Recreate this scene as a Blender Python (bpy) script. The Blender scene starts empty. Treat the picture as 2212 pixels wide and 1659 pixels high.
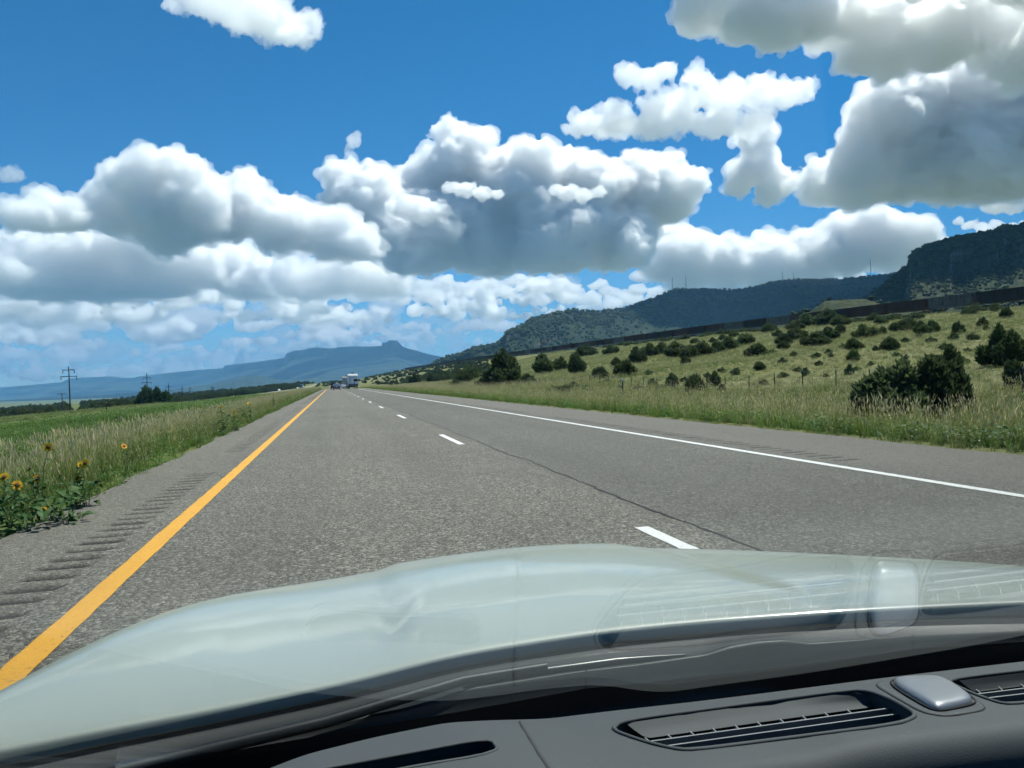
import bpy, bmesh, math, random, time
import numpy as np
from mathutils import Vector, Matrix
T0 = time.time()
SC = bpy.context.scene
COL = SC.collection

# ------------------------------------------------------------------ camera
F, CX, CY = 1725.0, 1106.0, 829.5            # focal length and centre, in a 2212 x 1659 picture
YAW, PITCH, ROLL, EYE = math.radians(12.69), math.radians(-0.41), math.radians(-2.03), 1.238
cy, sy, cp, sp = math.cos(YAW), math.sin(YAW), math.cos(PITCH), math.sin(PITCH)
FW = np.array([sy*cp, cy*cp, sp]); R0 = np.array([cy, -sy, 0.0]); U0 = np.cross(R0, FW)
RT = math.cos(ROLL)*R0 + math.sin(ROLL)*U0
UP = -math.sin(ROLL)*R0 + math.cos(ROLL)*U0
cam_data = bpy.data.cameras.new('camera')
cam = bpy.data.objects.new('camera', cam_data); COL.objects.link(cam)
cam_data.sensor_width = 36.0; cam_data.lens = 36.0*F/2212.0
cam_data.clip_start = 0.02; cam_data.clip_end = 200000.0
M = Matrix.Identity(4)
for i in range(3):
    M[i][0] = RT[i]; M[i][1] = UP[i]; M[i][2] = -FW[i]
M[2][3] = EYE
cam.matrix_world = M
SC.camera = cam

# ------------------------------------------------------------------ sky, sun, exposure
SUN_AZ, SUN_EL = math.radians(60), math.radians(63)      # azimuth to the right of the road
world = bpy.data.worlds.new('World'); SC.world = world; world.use_nodes = True
wn = world.node_tree.nodes; wl = world.node_tree.links
sky = wn.new('ShaderNodeTexSky'); sky.sky_type = 'NISHITA'; sky.sun_disc = False
sky.sun_elevation = SUN_EL; sky.sun_rotation = SUN_AZ
sky.altitude = 2500; sky.air_density = 1.0; sky.dust_density = 0.0; sky.ozone_density = 6.0
hs = wn.new('ShaderNodeHueSaturation'); hs.inputs['Hue'].default_value = 0.493; hs.inputs['Saturation'].default_value = 1.3; hs.inputs['Value'].default_value = 1.0
wl.new(sky.outputs[0], hs.inputs['Color']); wl.new(hs.outputs[0], wn['Background'].inputs[0]); wn['Background'].inputs[1].default_value = 0.074
sd = bpy.data.lights.new('sun', 'SUN'); sd.energy = 4.6; sd.angle = math.radians(0.5); sd.color = (1.0, 0.965, 0.9)
sun = bpy.data.objects.new('sun', sd); COL.objects.link(sun)
SUND = Vector((math.sin(SUN_AZ)*math.cos(SUN_EL), math.cos(SUN_AZ)*math.cos(SUN_EL), math.sin(SUN_EL)))
sun.rotation_euler = SUND.to_track_quat('Z', 'Y').to_euler(); sun.location = (0, 0, 60)
vs = SC.view_settings; vs.view_transform = 'Standard'; vs.look = 'None'; vs.exposure = 0.85; vs.gamma = 1.0; vs.use_curve_mapping = False
SC.render.engine = 'CYCLES'
cyc = SC.cycles
cyc.use_denoising = True; cyc.use_adaptive_sampling = True; cyc.adaptive_threshold = 0.03
cyc.max_bounces = 30; cyc.diffuse_bounces = 3; cyc.glossy_bounces = 3; cyc.transmission_bounces = 4
cyc.volume_bounces = 26; cyc.transparent_max_bounces = 24
cyc.caustics_reflective = False; cyc.caustics_refractive = False
cyc.sample_clamp_indirect = 8.0

# ------------------------------------------------------------------ geometry helpers
def ray(u, v):
    d = FW*F + RT*(u-CX) + UP*(CY-v)
    return d/np.linalg.norm(d)
EYEP = np.array([0, 0, EYE])
def at_y(u, v, y):                           # point of the sight line at distance y along the road
    d = ray(u, v); return EYEP + d*(y/d[1])
def at_r(u, v, r):                           # at horizontal range r
    d = ray(u, v); return EYEP + d*(r/math.hypot(d[0], d[1]))
def az_of(u, v=830.0):
    d = ray(u, v); return math.atan2(d[0], d[1])
def tan_el(u, v):
    d = ray(u, v); return d[2]/math.hypot(d[0], d[1])

_rng = np.random.RandomState(7)
_P = np.concatenate([_rng.permutation(512)]*3)
_G = _rng.uniform(-1, 1, 512)
def vnoise(x, y, z):                         # smooth value noise, -1..1
    xi = np.floor(x).astype(np.int64); yi = np.floor(y).astype(np.int64); zi = np.floor(z).astype(np.int64)
    fx, fy, fz = x-xi, y-yi, z-zi
    fx = fx*fx*fx*(fx*(fx*6-15)+10); fy = fy*fy*fy*(fy*(fy*6-15)+10); fz = fz*fz*fz*(fz*(fz*6-15)+10)
    xi &= 511; yi &= 511; zi &= 511
    def h(a, b, c): return _G[_P[_P[_P[(a & 511)]+(b & 511)]+(c & 511)] & 511]
    x1, y1, z1 = xi+1, yi+1, zi+1
    a = h(xi, yi, zi)*(1-fx)+h(x1, yi, zi)*fx
    b = h(xi, y1, zi)*(1-fx)+h(x1, y1, zi)*fx
    c = h(xi, yi, z1)*(1-fx)+h(x1, yi, z1)*fx
    d = h(xi, y1, z1)*(1-fx)+h(x1, y1, z1)*fx
    a = a*(1-fy)+b*fy; c = c*(1-fy)+d*fy
    return a*(1-fz)+c*fz
def fbm(x, y, z, octv=4, gain=0.5, lac=2.03):
    s = 0.0; a = 1.0; t = 0.0
    for o in range(octv):
        s = s+a*vnoise(x+17.3*o, y-9.1*o, z+5.7*o); t += a; a *= gain
        x = x*lac; y = y*lac; z = z*lac
    return s/t
def sstep(a, b, x):
    t = np.clip((x-a)/(b-a), 0, 1); return t*t*(3-2*t)

def mesh_np(name, V, Fc):                    # V (n,3); Fc list of (m,k) index arrays
    me = bpy.data.meshes.new(name)
    V = np.ascontiguousarray(V, dtype=np.float32)
    Fs = [np.asarray(f, dtype=np.int32) for f in (Fc if isinstance(Fc, list) else [Fc]) if len(f)]
    me.vertices.add(len(V)); me.vertices.foreach_set('co', V.ravel())
    nl = sum(f.size for f in Fs); npoly = sum(len(f) for f in Fs)
    me.loops.add(nl); me.polygons.add(npoly)
    me.loops.foreach_set('vertex_index', np.concatenate([f.ravel() for f in Fs]))
    tot = np.concatenate([np.full(len(f), f.shape[1], dtype=np.int32) for f in Fs])
    st = np.concatenate([[0], np.cumsum(tot)[:-1]]).astype(np.int32)
    me.polygons.foreach_set('loop_start', st); me.polygons.foreach_set('loop_total', tot)
    me.update(calc_edges=True); me.validate(); me.polygons.foreach_set('use_smooth', np.zeros(len(me.polygons), dtype=bool))
    return me
def smooth(me, on=True):
    me.polygons.foreach_set('use_smooth', np.full(len(me.polygons), on))
def link(name, me, mat=None, parent=None, **kw):
    o = bpy.data.objects.new(name, me); COL.objects.link(o)
    if mat is not None and me is not None and not me.materials: me.materials.append(mat)
    if parent is not None: o.parent = parent
    for k, v in kw.items(): o[k] = v
    return o
def empty(name, loc=(0, 0, 0), rz=0.0, **kw):
    o = bpy.data.objects.new(name, None); COL.objects.link(o); o.location = loc; o.rotation_euler = (0, 0, rz)
    o.empty_display_size = 0.2
    for k, v in kw.items(): o[k] = v
    return o
def grid_faces(nx, ny):                      # verts indexed [j*nx+i]
    i, j = np.meshgrid(np.arange(nx-1), np.arange(ny-1)); a = (j*nx+i).ravel()
    return np.stack([a, a+1, a+nx+1, a+nx], 1)
def ico(sub):
    bm = bmesh.new(); bmesh.ops.create_icosphere(bm, subdivisions=sub, radius=1.0)
    V = np.array([v.co[:] for v in bm.verts]); Fc = np.array([[v.index for v in f.verts] for f in bm.faces]); bm.free()
    return V, Fc

# ------------------------------------------------------------------ material helpers
class NT:
    def __init__(s, name):
        s.m = bpy.data.materials.new(name); s.m.use_nodes = True; s.t = s.m.node_tree; s.n = s.t.nodes
        s.out = s.n['Material Output']; s.b = s.n['Principled BSDF']
    def node(s, typ, **kw):
        nd = s.n.new(typ)
        for k, v in kw.items():
            if k[0] == 'i' and k[1:].isdigit(): s.set(nd.inputs[int(k[1:])], v)
            elif k.startswith('in_'): s.set(nd.inputs[k[3:].replace('_', ' ')], v)
            else: setattr(nd, k, v)
        return nd
    def set(s, sock, v):
        if hasattr(v, 'links') or isinstance(v, bpy.types.NodeSocket): s.t.links.new(v, sock)
        elif isinstance(v, (tuple, list)) and len(v) == 3 and sock.type == 'RGBA': sock.default_value = (*v, 1)
        else: sock.default_value = v
    def P(s, **kw):
        for k, v in kw.items(): s.set(s.b.inputs[k.replace('_', ' ')], v)
        return s
    def coord(s, which='Object', scale=(1, 1, 1)):
        tc = s.node('ShaderNodeTexCoord'); mp = s.node('ShaderNodeMapping'); s.set(mp.inputs['Scale'], scale)
        s.t.links.new(tc.outputs[which], mp.inputs[0]); return mp.outputs[0]
    def world(s, scale=(1, 1, 1)):
        g = s.node('ShaderNodeNewGeometry'); mp = s.node('ShaderNodeMapping'); s.set(mp.inputs['Scale'], scale)
        s.t.links.new(g.outputs['Position'], mp.inputs[0]); return mp.outputs[0]
    def noise(s, vec, scale, detail=4.0, rough=0.55, out='Fac'):
        nd = s.node('ShaderNodeTexNoise', in_Vector=vec, in_Scale=scale, in_Detail=detail, in_Roughness=rough); return nd.outputs[out]
    def voro(s, vec, scale, feature='F1', out='Distance'):
        nd = s.node('ShaderNodeTexVoronoi', feature=feature, in_Vector=vec, in_Scale=scale); return nd.outputs[out]
    def ramp(s, fac, stops, interp='LINEAR'):
        nd = s.node('ShaderNodeValToRGB'); cr = nd.color_ramp; cr.interpolation = interp
        while len(cr.elements) < len(stops): cr.elements.new(0.5)
        for e, (p, c) in zip(cr.elements, stops):
            e.position = p; e.color = (*c, 1) if len(c) == 3 else c
        s.set(nd.inputs[0], fac); return nd.outputs[0]
    def mix(s, fac, a, b, blend='MIX'):
        nd = s.node('ShaderNodeMix', data_type='RGBA', blend_type=blend); s.set(nd.inputs[0], fac)
        s.set(nd.inputs[6], a); s.set(nd.inputs[7], b); return nd.outputs[2]
    def math(s, op, a, b=0.0, clamp=False):
        nd = s.node('ShaderNodeMath', operation=op, use_clamp=clamp); s.set(nd.inputs[0], a); s.set(nd.inputs[1], b); return nd.outputs[0]
    def bump(s, h, strength=0.3, dist=0.02):
        nd = s.node('ShaderNodeBump', in_Height=h, in_Strength=strength, in_Distance=dist); s.set(s.b.inputs['Normal'], nd.outputs[0]); return s
def plain(name, col, rough=0.6, metal=0.0, **kw):
    m = NT(name); m.P(Base_Color=col, Roughness=rough, Metallic=metal, **kw); return m.m
# ------------------------------------------------------------------ the lie of the land
def road_z(y): return np.interp(y, [-400, 225, 300, 450, 700, 1000, 1300, 1700, 2500, 4500, 1e6], [0, 0, -.6, -2.6, -2.2, 1, 5.5, 7, -10, -60, -60])
def rail_z(y): return np.interp(y, [-300, -100, 148, 314, 700, 1780, 3000, 6000, 1e6], [9, 10.2, 13.4, 16.2, 20, 27.5, 29, -20, -60])
def opp_x(y): return np.interp(y, [-400, 620, 945, 1500, 2000, 2600], [-39.5, -38, -29, -25, -19, -10])
def opp_z(y): return np.interp(y, [-400, 400, 620, 945, 1500, 2000, 2600], [-3.0, -2.9, -2.3, -1.3, 3, 7.6, 4])
RAIL_X = 160.0
def terrain(x, y, rough=True):
    x = np.asarray(x, float); y = np.asarray(y, float)
    A = road_z(y)
    d = -3.0-x
    L = np.interp(d, [0, 1.0, 4, 12, 28, 45, 70, 90, 160, 250, 500, 1500, 6000], [0, -.10, -.5, -.85, -1.85, -2.7, -4, -5, -9.5, -14, -25, -60, -60])
    zl = np.maximum(np.interp(d, [0, 300, 1500], [1, 1, 0])*A+L, -60)
    oc = np.abs(x-opp_x(y)); k = sstep(9.5, 5, oc)*sstep(2700, 2300, y)
    zl = zl*(1-k)+(opp_z(y)-.06)*k
    e = x-8.9
    s = np.interp(e, [0, 14, 24, 48, 95, 138, 143, 160], [0, 0.0, .05, .2, .58, .97, 1, 1])
    dit = np.interp(e, [0, 1.0, 4, 9, 15, 24], [0, -.08, -.5, -.4, -.1, 0])
    zr = A*(1-s)+rail_z(y)*s+dit+np.interp(e, [163, 200, 260, 600, 1200, 6000, 20000], [0, -3, -2, 0, 0, 0, 0])*1.0
    far = sstep(1500, 6000, e); zr = zr*(1-far)-60*far
    z = np.where(x < -3, zl, np.where(x > 8.9, zr, A-.06))
    if rough:
        off = np.maximum(np.maximum(-3.4-x, x-9.3), 0); nearopp = np.clip((oc-7)/8, 0, 1); nrail = np.clip((np.abs(x-RAIL_X)-6)/8, 0, 1)
        amp = np.clip(off/10, 0, 1)*nearopp*nrail
        z = z+amp*(fbm(x/9, y/9, 0*x, 3)*.22+fbm(x/45, y/45, 0*x+3, 2)*.7*np.clip(off/40, 0, 1))
    return z
def drop(u, v, rmax=4000.0):                 # where a sight line meets the land
    d = ray(u, v); t = np.concatenate([np.linspace(2, 300, 1200), np.geomspace(301, rmax, 900)])
    P = EYEP[None]+d[None]*t[:, None]; g = terrain(P[:, 0], P[:, 1])-P[:, 2]
    i = np.argmax(g > 0)
    if g.max() <= 0: return None
    f = g[i]/(g[i]-g[i-1]) if i else 0
    p = P[i]*(1-f)+P[i-1]*f; p[2] = terrain(p[0], p[1]); return p

def grass_ground():
    m = NT('dry_grassland')
    w = m.world(); n1 = m.noise(w, .035, 5); n2 = m.noise(w, .9, 5, .65); n3 = m.noise(w, 7.0, 3, .7)
    sp = m.node('ShaderNodeSeparateXYZ', i0=w)
    right = m.ramp(n2, [(.25, (.095, .11, .036)), (.45, (.165, .17, .07)), (.62, (.235, .23, .105)), (.8, (.31, .29, .15))])
    right = m.mix(m.ramp(n1, [(.4, (0, 0, 0)), (.62, (1, 1, 1))]), right, (.15, .155, .05))
    left = m.ramp(n2, [(.25, (.05, .105, .02)), (.5, (.10, .15, .035)), (.75, (.19, .20, .065))])
    left = m.mix(m.ramp(n1, [(.42, (0, 0, 0)), (.6, (1, 1, 1))]), left, (.15, .14, .055))
    side = m.math('MULTIPLY_ADD', sp.outputs[0], .05, ); side.node.inputs[2].default_value = .3; side.node.use_clamp = True
    c = m.mix(side, left, right); c = m.mix(m.math('MULTIPLY', n3, .35), c, (.07, .06, .035))
    m.P(Base_Color=c, Roughness=.95, Specular_IOR_Level=.1); m.bump(m.math('ADD', n2, m.math('MULTIPLY', n3, .6)), .8, .25)
    return m.m
MAT_LAND = grass_ground()
xs = np.unique(np.concatenate([-np.geomspace(2000, 26000, 26), np.linspace(-2000, -260, 40), np.linspace(-260, -60, 50), np.arange(-60, -3, .9), [-3, -2.9, 0, 4, 8.8, 8.9], np.arange(9.3, 40, .9), np.arange(40, 185, 2.5), np.linspace(185, 2000, 60), np.geomspace(2001, 26000, 30)]))
ys = np.unique(np.concatenate([[-26000, -8000, -2500, -900], np.linspace(-300, 0, 14), np.arange(0, 120, 1.5), np.arange(120, 620, 5), np.arange(620, 3000, 40), np.geomspace(3000, 26000, 50)]))
X, Y = np.meshgrid(xs, ys)
me = mesh_np('ground', np.stack([X.ravel(), Y.ravel(), terrain(X, Y).ravel()], 1), grid_faces(len(xs), len(ys))); smooth(me)
ground = link('ground', me, MAT_LAND, kind='structure', label='rolling dry grassland on both sides of the highway')

# ------------------------------------------------------------------ our carriageway
def asphalt(name, tone=1.0, warm=0.0, lanes=True):
    m = NT(name); w = m.world()
    v = m.node('ShaderNodeTexVoronoi', in_Vector=w, in_Scale=92.0); v2 = m.node('ShaderNodeTexVoronoi', in_Vector=w, in_Scale=46.0)
    big = m.noise(m.world((1, .12, 1)), 1.4, 4); mid = m.noise(w, 11.0, 4, .7); pat = m.noise(m.world((.6, .25, 1)), .55, 5, .6)
    g1 = m.node('ShaderNodeSeparateColor', i0=v.outputs['Color']).outputs[0]; g2 = m.node('ShaderNodeSeparateColor', i0=v2.outputs['Color']).outputs[1]
    c = m.ramp(g1, [(0, (.012, .011, .01)), (.35, (.05, .047, .04)), (.65, (.15, .14, .118)), (.88, (.34, .315, .27)), (1, (.62, .6, .54))])
    c2 = m.ramp(g2, [(0, (.015, .014, .012)), (.4, (.06, .057, .049)), (.8, (.23, .215, .18)), (1, (.55, .52, .46))])
    c = m.mix(.5, c, c2); c = m.mix(m.math('MULTIPLY', mid, .22), c, (.07, .066, .057))
    c = m.mix(m.ramp(big, [(.35, (0, 0, 0)), (.7, (.25, .25, .25))]), c, (.165, .155, .13))
    c = m.mix(m.ramp(pat, [(.4, (.35, .35, .35)), (.6, (0, 0, 0))]), c, (.09, .085, .075))
    if lanes:
        sp = m.node('ShaderNodeSeparateXYZ', i0=w); x = sp.outputs[0]
        # lanes laid at different times; wheel tracks polished darker, with soft uneven edges
        wob = m.math('MULTIPLY', m.math('SUBTRACT', m.noise(m.world((.5, .05, 1)), 1.0, 3), .5), .6); xw = m.math('ADD', x, wob)
        lane = m.node('ShaderNodeMapRange', i0=xw, i1=2.6, i2=2.9); c = m.mix(m.math('MULTIPLY', lane.outputs[0], .38), c, (.085, .083, .079))
        sh = m.node('ShaderNodeMapRange', i0=xw, i1=6.2, i2=6.9); c = m.mix(m.math('MULTIPLY', sh.outputs[0], .35), c, (.17, .15, .13))
        sl = m.node('ShaderNodeMapRange', i0=xw, i1=-1.5, i2=-1.9); c = m.mix(m.math('MULTIPLY', sl.outputs[0], .3), c, (.15, .135, .113))
        for cx in (-.45, 1.35, 3.35, 5.1):
            d = m.math('ABSOLUTE', m.math('SUBTRACT', xw, cx)); tr = m.node('ShaderNodeMapRange', i0=d, i1=.42, i2=.1, i3=0.0, i4=.22); c = m.mix(m.math('MULTIPLY', tr.outputs[0], m.noise(m.world((1, .2, 1)), .9, 4)), c, (.06, .057, .052))
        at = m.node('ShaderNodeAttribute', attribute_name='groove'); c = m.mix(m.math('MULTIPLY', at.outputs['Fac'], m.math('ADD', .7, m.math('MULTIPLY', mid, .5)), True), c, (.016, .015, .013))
    c = m.mix(1.0, c, (tone, tone, tone*(1-warm)), 'MULTIPLY')
    m.P(Base_Color=c, Roughness=.85, Specular_IOR_Level=.3)
    h = m.math('ADD', m.math('SUBTRACT', 1.0, v.outputs['Distance']), m.math('MULTIPLY', v2.outputs['Distance'], -1.2)); m.bump(h, .7, .008)
    return m.m
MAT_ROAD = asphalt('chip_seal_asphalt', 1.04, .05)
RL, RR = -2.86, 8.75
def groove(y, ph):                           # milled rumble strips in runs with gaps between
    run = ((y+ph) % 18.3) < 14.6
    return np.where(run & (y > 1), -.022*np.clip(np.sin(2*math.pi*y/.31)*1.6-.3, 0, 1), 0.0)
ycoarse = np.unique(np.concatenate([np.arange(-8, 60, .5), np.arange(60, 330, 3.0), np.arange(330, 2600, 25.0)])); yfine = np.arange(-6, 75, .055); yfine = np.unique(np.concatenate([[-8], yfine, np.arange(75.05, 330, 1.0), np.arange(330, 2600, 25.0)]))
Vs = []; Fs = []; off = 0; GR = []
def edge_l(y): return RL+fbm(y*.9, 0*y, 0*y, 4)*.16
def edge_r(y): return RR+fbm(y*.8, 0*y+9, 0*y, 4)*.14
for cols, yy, ph in (([edge_l, -2.5, -2.12], ycoarse, None), ([-2.12, -2.06, -1.92, -1.78, -1.72], yfine, 2.1), ([-1.72, 0, 2.4, 4.5, 6.42], ycoarse, None), ([6.42, 6.48, 6.62, 6.76, 6.82], yfine, 9.0), ([6.82, 7.8, edge_r], ycoarse, None)):
    nx = len(cols)
    for i, c in enumerate(cols):
        xx = c(yy) if callable(c) else np.full_like(yy, c)
        z = road_z(yy); gv = np.zeros_like(yy)
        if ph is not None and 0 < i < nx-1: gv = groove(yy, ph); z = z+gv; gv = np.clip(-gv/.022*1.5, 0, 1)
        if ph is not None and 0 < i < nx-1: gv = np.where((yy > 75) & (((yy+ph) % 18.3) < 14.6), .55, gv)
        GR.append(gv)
        Vs.append(np.stack([xx, yy, z], 1))
    GR = GR[:-nx]+[np.stack(GR[-nx:], 1).ravel()]; V = np.stack(Vs[-nx:], 1); Vs = Vs[:-nx]; Vs.append(V.reshape(-1, 3)); Fs.append(grid_faces(nx, len(yy))+off); off += nx*len(yy)
me = mesh_np('road', np.concatenate(Vs), np.concatenate(Fs)); smooth(me)
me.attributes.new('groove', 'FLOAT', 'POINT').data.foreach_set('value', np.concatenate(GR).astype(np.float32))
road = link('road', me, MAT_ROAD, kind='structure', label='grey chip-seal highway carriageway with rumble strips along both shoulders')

def paint(name, col, wear=.5):
    m = NT(name); w = m.world(); n = m.noise(w, 30.0, 4, .7); n2 = m.noise(m.world((2, .6, 1)), 2.2, 4)
    c = m.mix(m.ramp(n, [(.6-.1*wear, (0, 0, 0)), (.74, (.85, .85, .85))]), col, (.1, .09, .07)); c = m.mix(m.math('MULTIPLY', n2, .55), c, tuple(k*.6 for k in col))
    m.P(Base_Color=c, Roughness=.7); m.bump(m.voro(w, 95.0), .4, .004); return m.m
MAT_YEL = paint('yellow_road_paint', (.72, .36, .035)); MAT_WHT = paint('white_road_paint', (.74, .74, .70))
def strip(name, x0, x1, y0, y1, mat, dy=.5, jag=.004, parent=None, lift=.005, **kw):
    yy = np.unique(np.concatenate([np.arange(y0, min(y1, 60), dy), np.arange(max(y0, 60), y1, 4), [y1]]))
    a = x0+fbm(yy*6, 0*yy+x0, 0*yy, 2)*jag*2; b = x1+fbm(yy*6, 0*yy+x1+5, 0*yy, 2)*jag*2
    V = np.stack([np.stack([a, yy, road_z(yy)+lift], 1), np.stack([b, yy, road_z(yy)+lift], 1)], 1).reshape(-1, 3)
    return link(name, mesh_np(name, V, grid_faces(2, len(yy))), mat, parent, **kw)
strip('edge_line', -1.51, -1.36, -5, 330, MAT_YEL, .12, parent=road, label='solid yellow line along the left edge')
strip('edge_line', 6.02, 6.15, -5, 330, MAT_WHT, .25, parent=road, label='solid white line along the right edge')
for k in range(-1, 22):
    y0 = 6.0+12.19*k-3.0; strip('lane_dash', 2.33, 2.45, y0, y0+3.05, MAT_WHT, .1, parent=road)
# the open joint between the lanes
m = NT('crack_tar'); m.P(Base_Color=(.018, .017, .016), Roughness=.85); MAT_TAR = m.m
yy = np.unique(np.concatenate([np.arange(2, 60, .07), np.arange(60, 200, .5)]))
cx_ = 2.79+fbm(yy*.45, 0*yy, 0*yy, 3)*.07+fbm(yy*4.0, 0*yy, 0*yy+4, 3)*.035
wd = .007+.010*np.clip(fbm(yy*2.2, 0*yy, 0*yy+8, 3)+.35, 0, 1)+np.clip(yy/60-.2, 0, 1)*.012
V = np.stack([np.stack([cx_-wd, yy, 0*yy+.004], 1), np.stack([cx_+wd, yy, 0*yy+.004], 1)], 1).reshape(-1, 3)
link('joint_crack', mesh_np('joint_crack', V, grid_faces(2, len(yy))), MAT_TAR, road, label='dark wandering crack along the joint between the lanes')
for (ya, xa, xb) in ((13.6, -2.8, 2.7), (33.0, -2.8, 2.7), (21.0, 2.85, 8.6), (47.0, 2.85, 8.6)):
    tx = np.arange(xa, xb, .08); ty = ya+fbm(tx*1.5, 0*tx+ya, 0*tx, 3)*.12; w2 = .004+.005*np.clip(fbm(tx*3, 0*tx, 0*tx+ya, 2)+.2, 0, 1)
    V = np.stack([np.stack([tx, ty-w2, 0*tx+.0035], 1), np.stack([tx, ty+w2, 0*tx+.0035], 1)], 1).reshape(-1, 3)
    link('cross_crack', mesh_np('cross_crack', V, grid_faces(2, len(tx))), MAT_TAR, road)

# ------------------------------------------------------------------ the carriageway the other way, beyond the median
yy = np.concatenate([np.arange(-100, 700, 8.0), np.arange(700, 2500, 20.0)]); cols = [-3.9, -3.3, -.4, 2.3, 2.9]
V = np.stack([np.stack([opp_x(yy)+c, yy, opp_z(yy)+.02], 1) for c in cols], 1).reshape(-1, 3)
me = mesh_np('oncoming_road', V, grid_faces(len(cols), len(yy))); smooth(me)
opp = link('oncoming_road', me, asphalt('pale_concrete_road', 1.7, .16, False), kind='structure', label='pale oncoming carriageway crossing the fields beyond the median')
def ostrip(c, w, ya, yb, mat):
    y = np.arange(ya, yb, 10.0) if yb-ya > 20 else np.array([ya, yb])
    V = np.stack([np.stack([opp_x(y)+c-w, y, opp_z(y)+.026], 1), np.stack([opp_x(y)+c+w, y, opp_z(y)+.026], 1)], 1).reshape(-1, 3)
    link('edge_line', mesh_np('edge_line', V, grid_faces(2, len(y))), mat, opp)
ostrip(-3.3, .07, -90, 2400, MAT_WHT); ostrip(2.3, .07, -90, 2400, MAT_YEL)

# ------------------------------------------------------------------ railway bed on its bench
m = NT('ballast'); w = m.world(); m.P(Base_Color=m.ramp(m.noise(w, 3.0, 5, .7), [(.3, (.10, .09, .075)), (.7, (.26, .23, .18))]), Roughness=.95); m.bump(m.noise(w, 9.0, 3), .6, .1); MAT_BALL = m.m
yy = np.arange(-60, 2600, 12.0); prof = [(-3.6, -.25), (-1.9, .45), (1.9, .45), (3.6, -.25)]
V = np.stack([np.stack([RAIL_X+a+0*yy, yy, rail_z(yy)+b], 1) for a, b in prof], 1).reshape(-1, 3)
bed = link('railway_bed', mesh_np('railway_bed', V, grid_faces(4, len(yy))), MAT_BALL, kind='structure', label='tan gravel railway bed under the long freight train')
MAT_RAIL = plain('rail_steel', (.16, .12, .1), .45, .8)
for s in (-.72, .72):
    P = [(s-.035, .45), (s-.035, .6), (s+.035, .6), (s+.035, .45)]
    V = np.stack([np.stack([RAIL_X+a+0*yy, yy, rail_z(yy)+b], 1) for a, b in P], 1).reshape(-1, 3)
    link('rail', mesh_np('rail', V, grid_faces(4, len(yy))), MAT_RAIL, bed)
# ------------------------------------------------------------------ mesas and mountains
MESA = [(0, 0), (.2, .1), (.45, .3), (.65, .5), (.8, .68), (.84, .72), (.86, .86), (.875, .93), (.9, .96), (1, 1)]
SLOPE = [(0, 0), (.2, .12), (.4, .3), (.6, .52), (.75, .7), (.86, .84), (.94, .94), (1, 1)]
def hill_mat(name, dark, tan, rock, scale):
    m = NT(name); w = m.world(); n = m.noise(w, scale, 5, .65); n2 = m.noise(w, scale*6, 4, .7); n0 = m.noise(w, scale*.15, 3)
    g = m.node('ShaderNodeNewGeometry'); sz = m.node('ShaderNodeSeparateXYZ', i0=g.outputs['Normal']).outputs[2]
    c = m.mix(m.ramp(n, [(.4, (0, 0, 0)), (.62, (1, 1, 1))]), dark, tan); c = m.mix(m.ramp(n2, [(.48, (0, 0, 0)), (.6, (.8, .8, .8))]), c, dark)
    c = m.mix(m.ramp(n0, [(.4, (0, 0, 0)), (.65, (.5, .5, .5))]), c, dark)
    st = m.noise(m.world((.15, .15, 3)), scale*1.5, 4); rk = m.ramp(st, [(.35, tuple(k*.55 for k in rock)), (.6, rock)])
    steep = m.node('ShaderNodeMapRange', i0=m.math('ADD', sz, m.math('MULTIPLY', m.math('SUBTRACT', n, .5), .25)), i1=.56, i2=.40)
    c = m.mix(steep.outputs[0], c, rk); m.P(Base_Color=c, Roughness=.95, Specular_IOR_Level=.1)
    m.bump(m.math('ADD', n, n2), .7, 1.2/scale*.12); return m.m
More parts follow.
